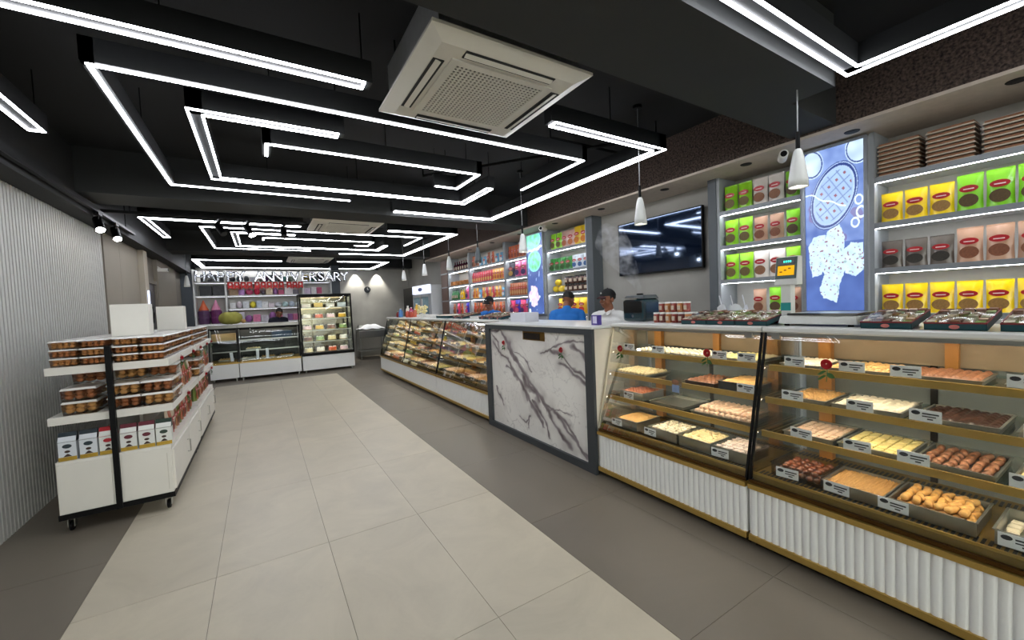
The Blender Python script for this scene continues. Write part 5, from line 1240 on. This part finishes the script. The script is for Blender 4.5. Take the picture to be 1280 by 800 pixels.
def puff(w, h, c): return Kind(lambda: tag(part('party_bag', MB().ball((0, 0, h*.5), (w*.5, .09, h*.5), 10, 7), mat('puff_'+c.strip('#'), c, .45, var=.35, scale=22), smooth=True), '', 'bag'))
PARTY = [(2.40, [('black', '#2a2a2c'), ('charcoal', '#2c2d30'), ('gold', '#b5a054'), ('olive grey', '#87917c'), ('yellow', '#c9b24a'), ('slate', '#3a4a52'), ('teal', '#2f7a70'), ('silver', '#b8bcc2'), ('violet', '#57306a')], (.12, .24)),
         (2.05, [('brown', '#8c7356'), ('rose', '#b54a6e'), ('lilac', '#c8b5c8'), ('grey', '#6a6570'), ('pink', '#c06a7a'), ('purple', '#a77bb8'), ('white', '#dcd8d8'), ('crimson', '#c02c4a'), ('cream', '#d6c8a8')], (.12, .22)),
         (1.70, [('white', '#e4e5e8'), ('pearl', '#d5d8dd'), ('orange brown', '#b5703c'), ('pale blue', '#c9d4e6'), ('yellow', '#d8c44a'), ('pale pink', '#e0d3da'), ('mint', '#bcd8d8'), ('lemon', '#d8c93a'), ('white', '#e4e5e8')], (.12, .19)),
         (1.32, [('pink', '#d87aa0'), ('red', '#c8304c'), ('mauve', '#9a64a0'), ('white', '#dad5dc'), ('frosted', '#e6e3e8'), ('silver', '#cfcad4'), ('rose', '#cf5f86'), ('lilac', '#c9a9d0')], (.16, .28))]
rr_ = random.Random(11)
for z, cols, (h0, h1) in PARTY:
    sh = {2.40: 'top shelf', 2.05: 'second shelf', 1.70: 'third shelf', 1.32: 'fourth shelf'}[z]
    if z == 2.05:
        for xx, nm in ((-1.18, 'diamond patterned'), (-.9, 'checked')): block(.25, .2, .26, '#232327' if nm[0] == 'd' else '#2b2b30', 'party_box', 'box', 1.0, 14).put((xx, YK+.2, z), 0, 'black %s party box on the left second shelf' % nm, 'party goods on the rear shelves')
    if z == 2.40:
        for xx, nm in ((-1.15, 'left'), (-.905, 'right')): block(.24, .2, .2, '#232327', 'party_box', 'box', .6, 14).put((xx, YK+.2, z), 0, 'black party box, %s of two on the left top shelf' % nm, 'party goods on the rear shelves')
    x = -.68; k = 0
    while True:
        w_ = rr_.uniform(.11, .21); h = rr_.uniform(h0, h1)
        if x+w_ > 1.02: break
        nm, c = cols[(k*5+k//3) % len(cols)]
        (block(w_, .2, h, c, 'party_box', 'box', .35, 22) if rr_.random() < .55 else puff(w_, h, c)).put((x+w_/2, YK+.2, z), 0, '%s party pack, %s right of the upright, %s of rear shelves' % (nm, ORD[k], sh), 'party goods on the rear shelves'); x += w_+.012; k += 1
    x = 1.1; k = 0
    while x < 1.56 and z > 1.4:
        w_ = rr_.uniform(.12, .2); h = rr_.uniform(h0, h1); nm, c = cols[(k*4+2) % len(cols)]
        block(w_, .2, h, c, 'party_box', 'box', .35, 22).put((x+w_/2, YK+.2, z), 0, '%s party pack, %s in the right bay, %s of rear shelves' % (nm, ORD[k], sh), 'party goods on the rear shelves'); x += w_+.015; k += 1
# cone topped tubs
for k, (x, c1, c2) in enumerate(((-1.255, '#d0643c', '#5a3a5e'), (-.995, '#dd8fb0', '#6d2f63'))):
    t = thing('party_tub', '%s cone topped tub on the left shelf of the rear rack' % ('orange', 'pink')[k], 'tub', (x, YK+.2, 1.321), 0, 'cone topped tubs')
    part('tub', MB().lathe([(.11,0),(.13,.14),(.12,.18),(.13,.32),(.1,.36)], 16), mat('tub%d' % k, c2, .4, var=.5, scale=12), t); part('cone_top', MB().lathe([(.115,.36),(.05,.5),(.012,.62)], 14), mat('cone%d' % k, c1, .5), t)
block(.09, .14, .2, '#2a6fb0', 'blue_pack', 'pack').put((-.82, YK+.1, 1.32), 0, 'small blue pack beside the cone topped tubs', None)
# red banner of swallowtail flags and foil letters
BN = mat('banner_red', '#d01c1c', .5); 
FLG = Kind(lambda: _flag())
def _flag():
    t = thing('banner_flag', '', 'banner'); part('flag', MB().prism([(-.062,0),(-.062,-.2),(0,-.15),(.062,-.2),(.062,0)], -.003, .003), BN, t); part('motif', slab_ellipse(.05, .055, 0, -.0035, -.07, 12, .002), mat('motif_white', '#f0dcd8', .5), t); return t
for k in range(12):
    x = -.64+.142*k+(.03 if k > 3 else 0)+(.05 if k > 8 else 0); FLG.put((x, YK-.03, 2.40), 0, 'red swallowtail flag, %s from left along the rear rack banner' % ORD[k], 'red banner flags')
tag(part('party_string', MB().tube([(-.74, YK-.03, 2.40), (.3, YK-.03, 2.398), (1.2, YK-.03, 2.40)], .004, 6), WHITE), 'thin white cord carrying the red flags', 'cord')
FOIL = mat('foil_silver', '#b4b8be', .16, 1, var=.05)
txt = 'HAPPY ANNIVERSARY'; x = -1.26
for k, ch in enumerate(txt):
    if ch != ' ':
        cu = bpy.data.curves.new('letter', 'FONT'); cu.body = ch; cu.size = .37; cu.extrude = .025; cu.bevel_depth = .018; cu.bevel_resolution = 2; cu.offset = -.004; cu.align_x = 'CENTER'
        o = bpy.data.objects.new('tmp', cu); COL.objects.link(o); dg = bpy.context.evaluated_depsgraph_get(); dg.update(); me = bpy.data.meshes.new_from_object(o.evaluated_get(dg)); bpy.data.objects.remove(o)
        me.materials.clear(); me.materials.append(FOIL)
        b = ob('foil_letter_balloon', me, None, (x, YK-.14, 2.40)); b.rotation_euler = (PI/2, random.uniform(-.08, .08), random.uniform(-.06, .06))
        nth = txt[:k].count(ch)
        tag(b, 'silver foil balloon letter %s%s over the rear rack' % (ch, '' if txt.count(ch) == 1 else ', %s of that letter from left' % ORD[nth]), 'balloon', 'foil letter balloons')
    x += .214
tag(part('party_string', MB().tube([(-1.44, YK-.14, 2.70), (.6, YK-.14, 2.685), (2.4, YK-.14, 2.70)], .003, 6), WHITE), 'thin cord holding the foil letters', 'cord')
# clock, table, fridge
ck = thing('wall_clock', 'round black clock on the rear concrete wall', 'clock', (3.02, YB-.001, 2.18))
part('rim', MB().lathe([(.1,-.03),(.1,0)], 24, (0,0,0), 'y'), BLACKM, ck); part('dial', MB().lathe([(.085,-.032),(.085,-.03)], 24, (0,0,0), 'y'), mat('dial_dark', '#1d2226', .3), ck)
part('hand', MB().box(-.004, .004, -.034, -.032, 0, .06).box(0, .045, -.034, -.032, -.004, .004), WHITE, ck)
for x, lab in ((2.66, 'left'), (3.34, 'right')):   # wall washers giving the two scallops
    t = thing('wall_washer', 'small round wall washer above the clock, '+lab, 'light', (x, YB-.12, 2.86)); part('housing', MB().cyl((0,0,0), .045, -.05, 0, 14), BLACKM, t)
    ld = bpy.data.lights.new('washer_beam', 'SPOT'); ld.energy = 70; ld.spot_size = math.radians(75); ld.spot_blend = .6; ld.color = (1, .96, .88); ld.shadow_soft_size = .03
    lo = bpy.data.objects.new('washer_beam', ld); lo.location = (0, 0, -.06); lo.rotation_euler = (math.radians(8), 0, 0); link(lo, t)
tb = thing('steel_table', 'steel work table with lower shelf by the rear wall', 'table', (2.95, 13.35, 0))
part('tabletop', MB().box(-.42, .42, -.32, .32, .86, .90), STEEL, tb); part('under_shelf', MB().box(-.4, .4, -.3, .3, .24, .26), STEEL, tb)
for sx in (-1, 1):
    for sy in (-1, 1): part('leg', MB().cyl((sx*.39, sy*.29, 0), .02, 0, .86, 10), STEEL, tb)
part('apron', MB().box(-.42, .42, -.325, -.315, .66, .86), mat('steel_dark', '#6d6c68', .35, .9), tb)
cloth = MB().grid(16, 10, lambda u, v: (-.40+.8*u, -.31+.62*v, .925+.14*math.sin(PI*u)*math.sin(PI*v)+.015*math.sin(17*u+5*v))); tag(part('white_cloth', cloth, mat('cloth_white', '#d5d8dc', .8), None, (2.95, 13.35, 0), smooth=True), 'rumpled white cloth on the steel table', 'cloth')
tag(part('steel_box', MB().box(-.16, .16, -.1, .1, 0, .12), STEEL, None, (2.8, 13.76, .901)), 'small steel box at the back of the steel table', 'box')
fr = thing('glass_door_fridge', 'white two door glass fridge with lit header past the shelves', 'fridge', (3.8, 10.3, 0)); FL = 1.35
part('body', MB().box(.06, .6, 0, FL, .1, 2.12), mat('fridge_white', '#cdd0d1', .4, var=.03), fr, bev=.01)
part('plinth', MB().box(.05, .6, .01, FL-.01, 0, .1), BLACKM, fr)
hd = part('header', MB().box(0, .06, 0, FL, 1.9, 2.13), emit('header_lit', '#dfe6ff', .9), fr)
part('header_logo', MB().prism([(FL/2+.17*math.cos(2*PI*i/16), 2.015+.05*math.sin(2*PI*i/16)) for i in range(16)], -.004, 0, 'x'), mat('logo_navy', '#24408f', .4), hd)
for k in range(2):
    d = part('door', MB().box(0, .055, k*FL/2+.01, k*FL/2+.06, .12, 1.88).box(0, .055, (k+1)*FL/2-.06, (k+1)*FL/2-.01, .12, 1.88).box(0, .055, k*FL/2+.06, (k+1)*FL/2-.06, .12, .2).box(0, .055, k*FL/2+.06, (k+1)*FL/2-.06, 1.80, 1.88), SHG, fr)
    part('pane', MB().box(.02, .028, k*FL/2+.06, (k+1)*FL/2-.06, .2, 1.8), mat('pane_blue', '#7fa3b0', .1, var=.35, scale=6), d); part('handle', MB().box(-.03, 0, FL/2-.1+k*.2, FL/2-.085+k*.2, .9, 1.2), STEEL, d)
bf = thing('upright_freezer', 'tall black upright cabinet beyond the white fridge', 'cabinet', (3.85, 11.75, 0))
part('body', MB().box(0, .55, 0, .95, .08, 2.12), BLACKM, bf, bev=.01); part('plinth', MB().box(.02, .55, .02, .93, 0, .08), BLACKM, bf); part('handle', MB().box(-.03, 0, .1, .12, .9, 1.4), STEEL, bf)
# cameras, sign, cable on the left wall
def cctv():
    t = thing('security_camera', '', 'camera'); part('bracket', MB().tube([(0,0,0),(0,.05,-.02),(0,.09,-.05)], .012, 8), WHITE, t)
    h = MB(); h.cyl((0,0,0), .034, -.08, .08, 14, 'y'); o = part('housing', h, WHITE, t, (0, .11, -.07)); part('lens', MB().cyl((0,0,0), .024, .08, .086, 12, 'y'), BLACKM, o); return t
CC = Kind(cctv)
CC.put((3.9, 1.78, 2.728), PI/2+.5, 'white security camera under the soffit beside the nearest pendant', 'security cameras')
CC.put((XL+.02, 10.0, 2.5), -PI/2, 'white security camera on the left wall above the dark door', 'security cameras')
CC.put((3.9, 5.2, 2.728), PI/2+.5, 'white security camera under the soffit beside the narrow poster', 'security cameras')
sg = thing('wall_sign', 'small yellow and black sign on the left wall', 'sign', (XL+.041, 11.4, 1.45)); part('plate', MB().box(0, .012, -.18, .18, 0, .3), BLACKM, sg); part('yellow_panel', slab_ellipse(.01, .2, .012, 0, .16) if False else MB().box(.012, .015, -.11, .13, .07, .24), mat('sign_yellow', '#d8b81c', .5), sg)
tag(part('cable', MB().tube([(XL+.07, 9.0, 1.75), (XL+.1, 9.1, 1.72), (XL+.1, 9.18, 1.6), (XL+.09, 9.15, 1.45), (XL+.07, 9.0, 1.4)], .012, 8), BLACKM), 'black looped cable on the left wall by the dark door', 'cable')
tl = thing('tube_light', 'short upright blue white tube light on the left wall', 'light', (XL+.121, 8.72, 1.62)); part('tube', MB().box(0, .02, -.015, .015, 0, .36), emit('tube_blue', '#cfdcff', 1.5), tl)
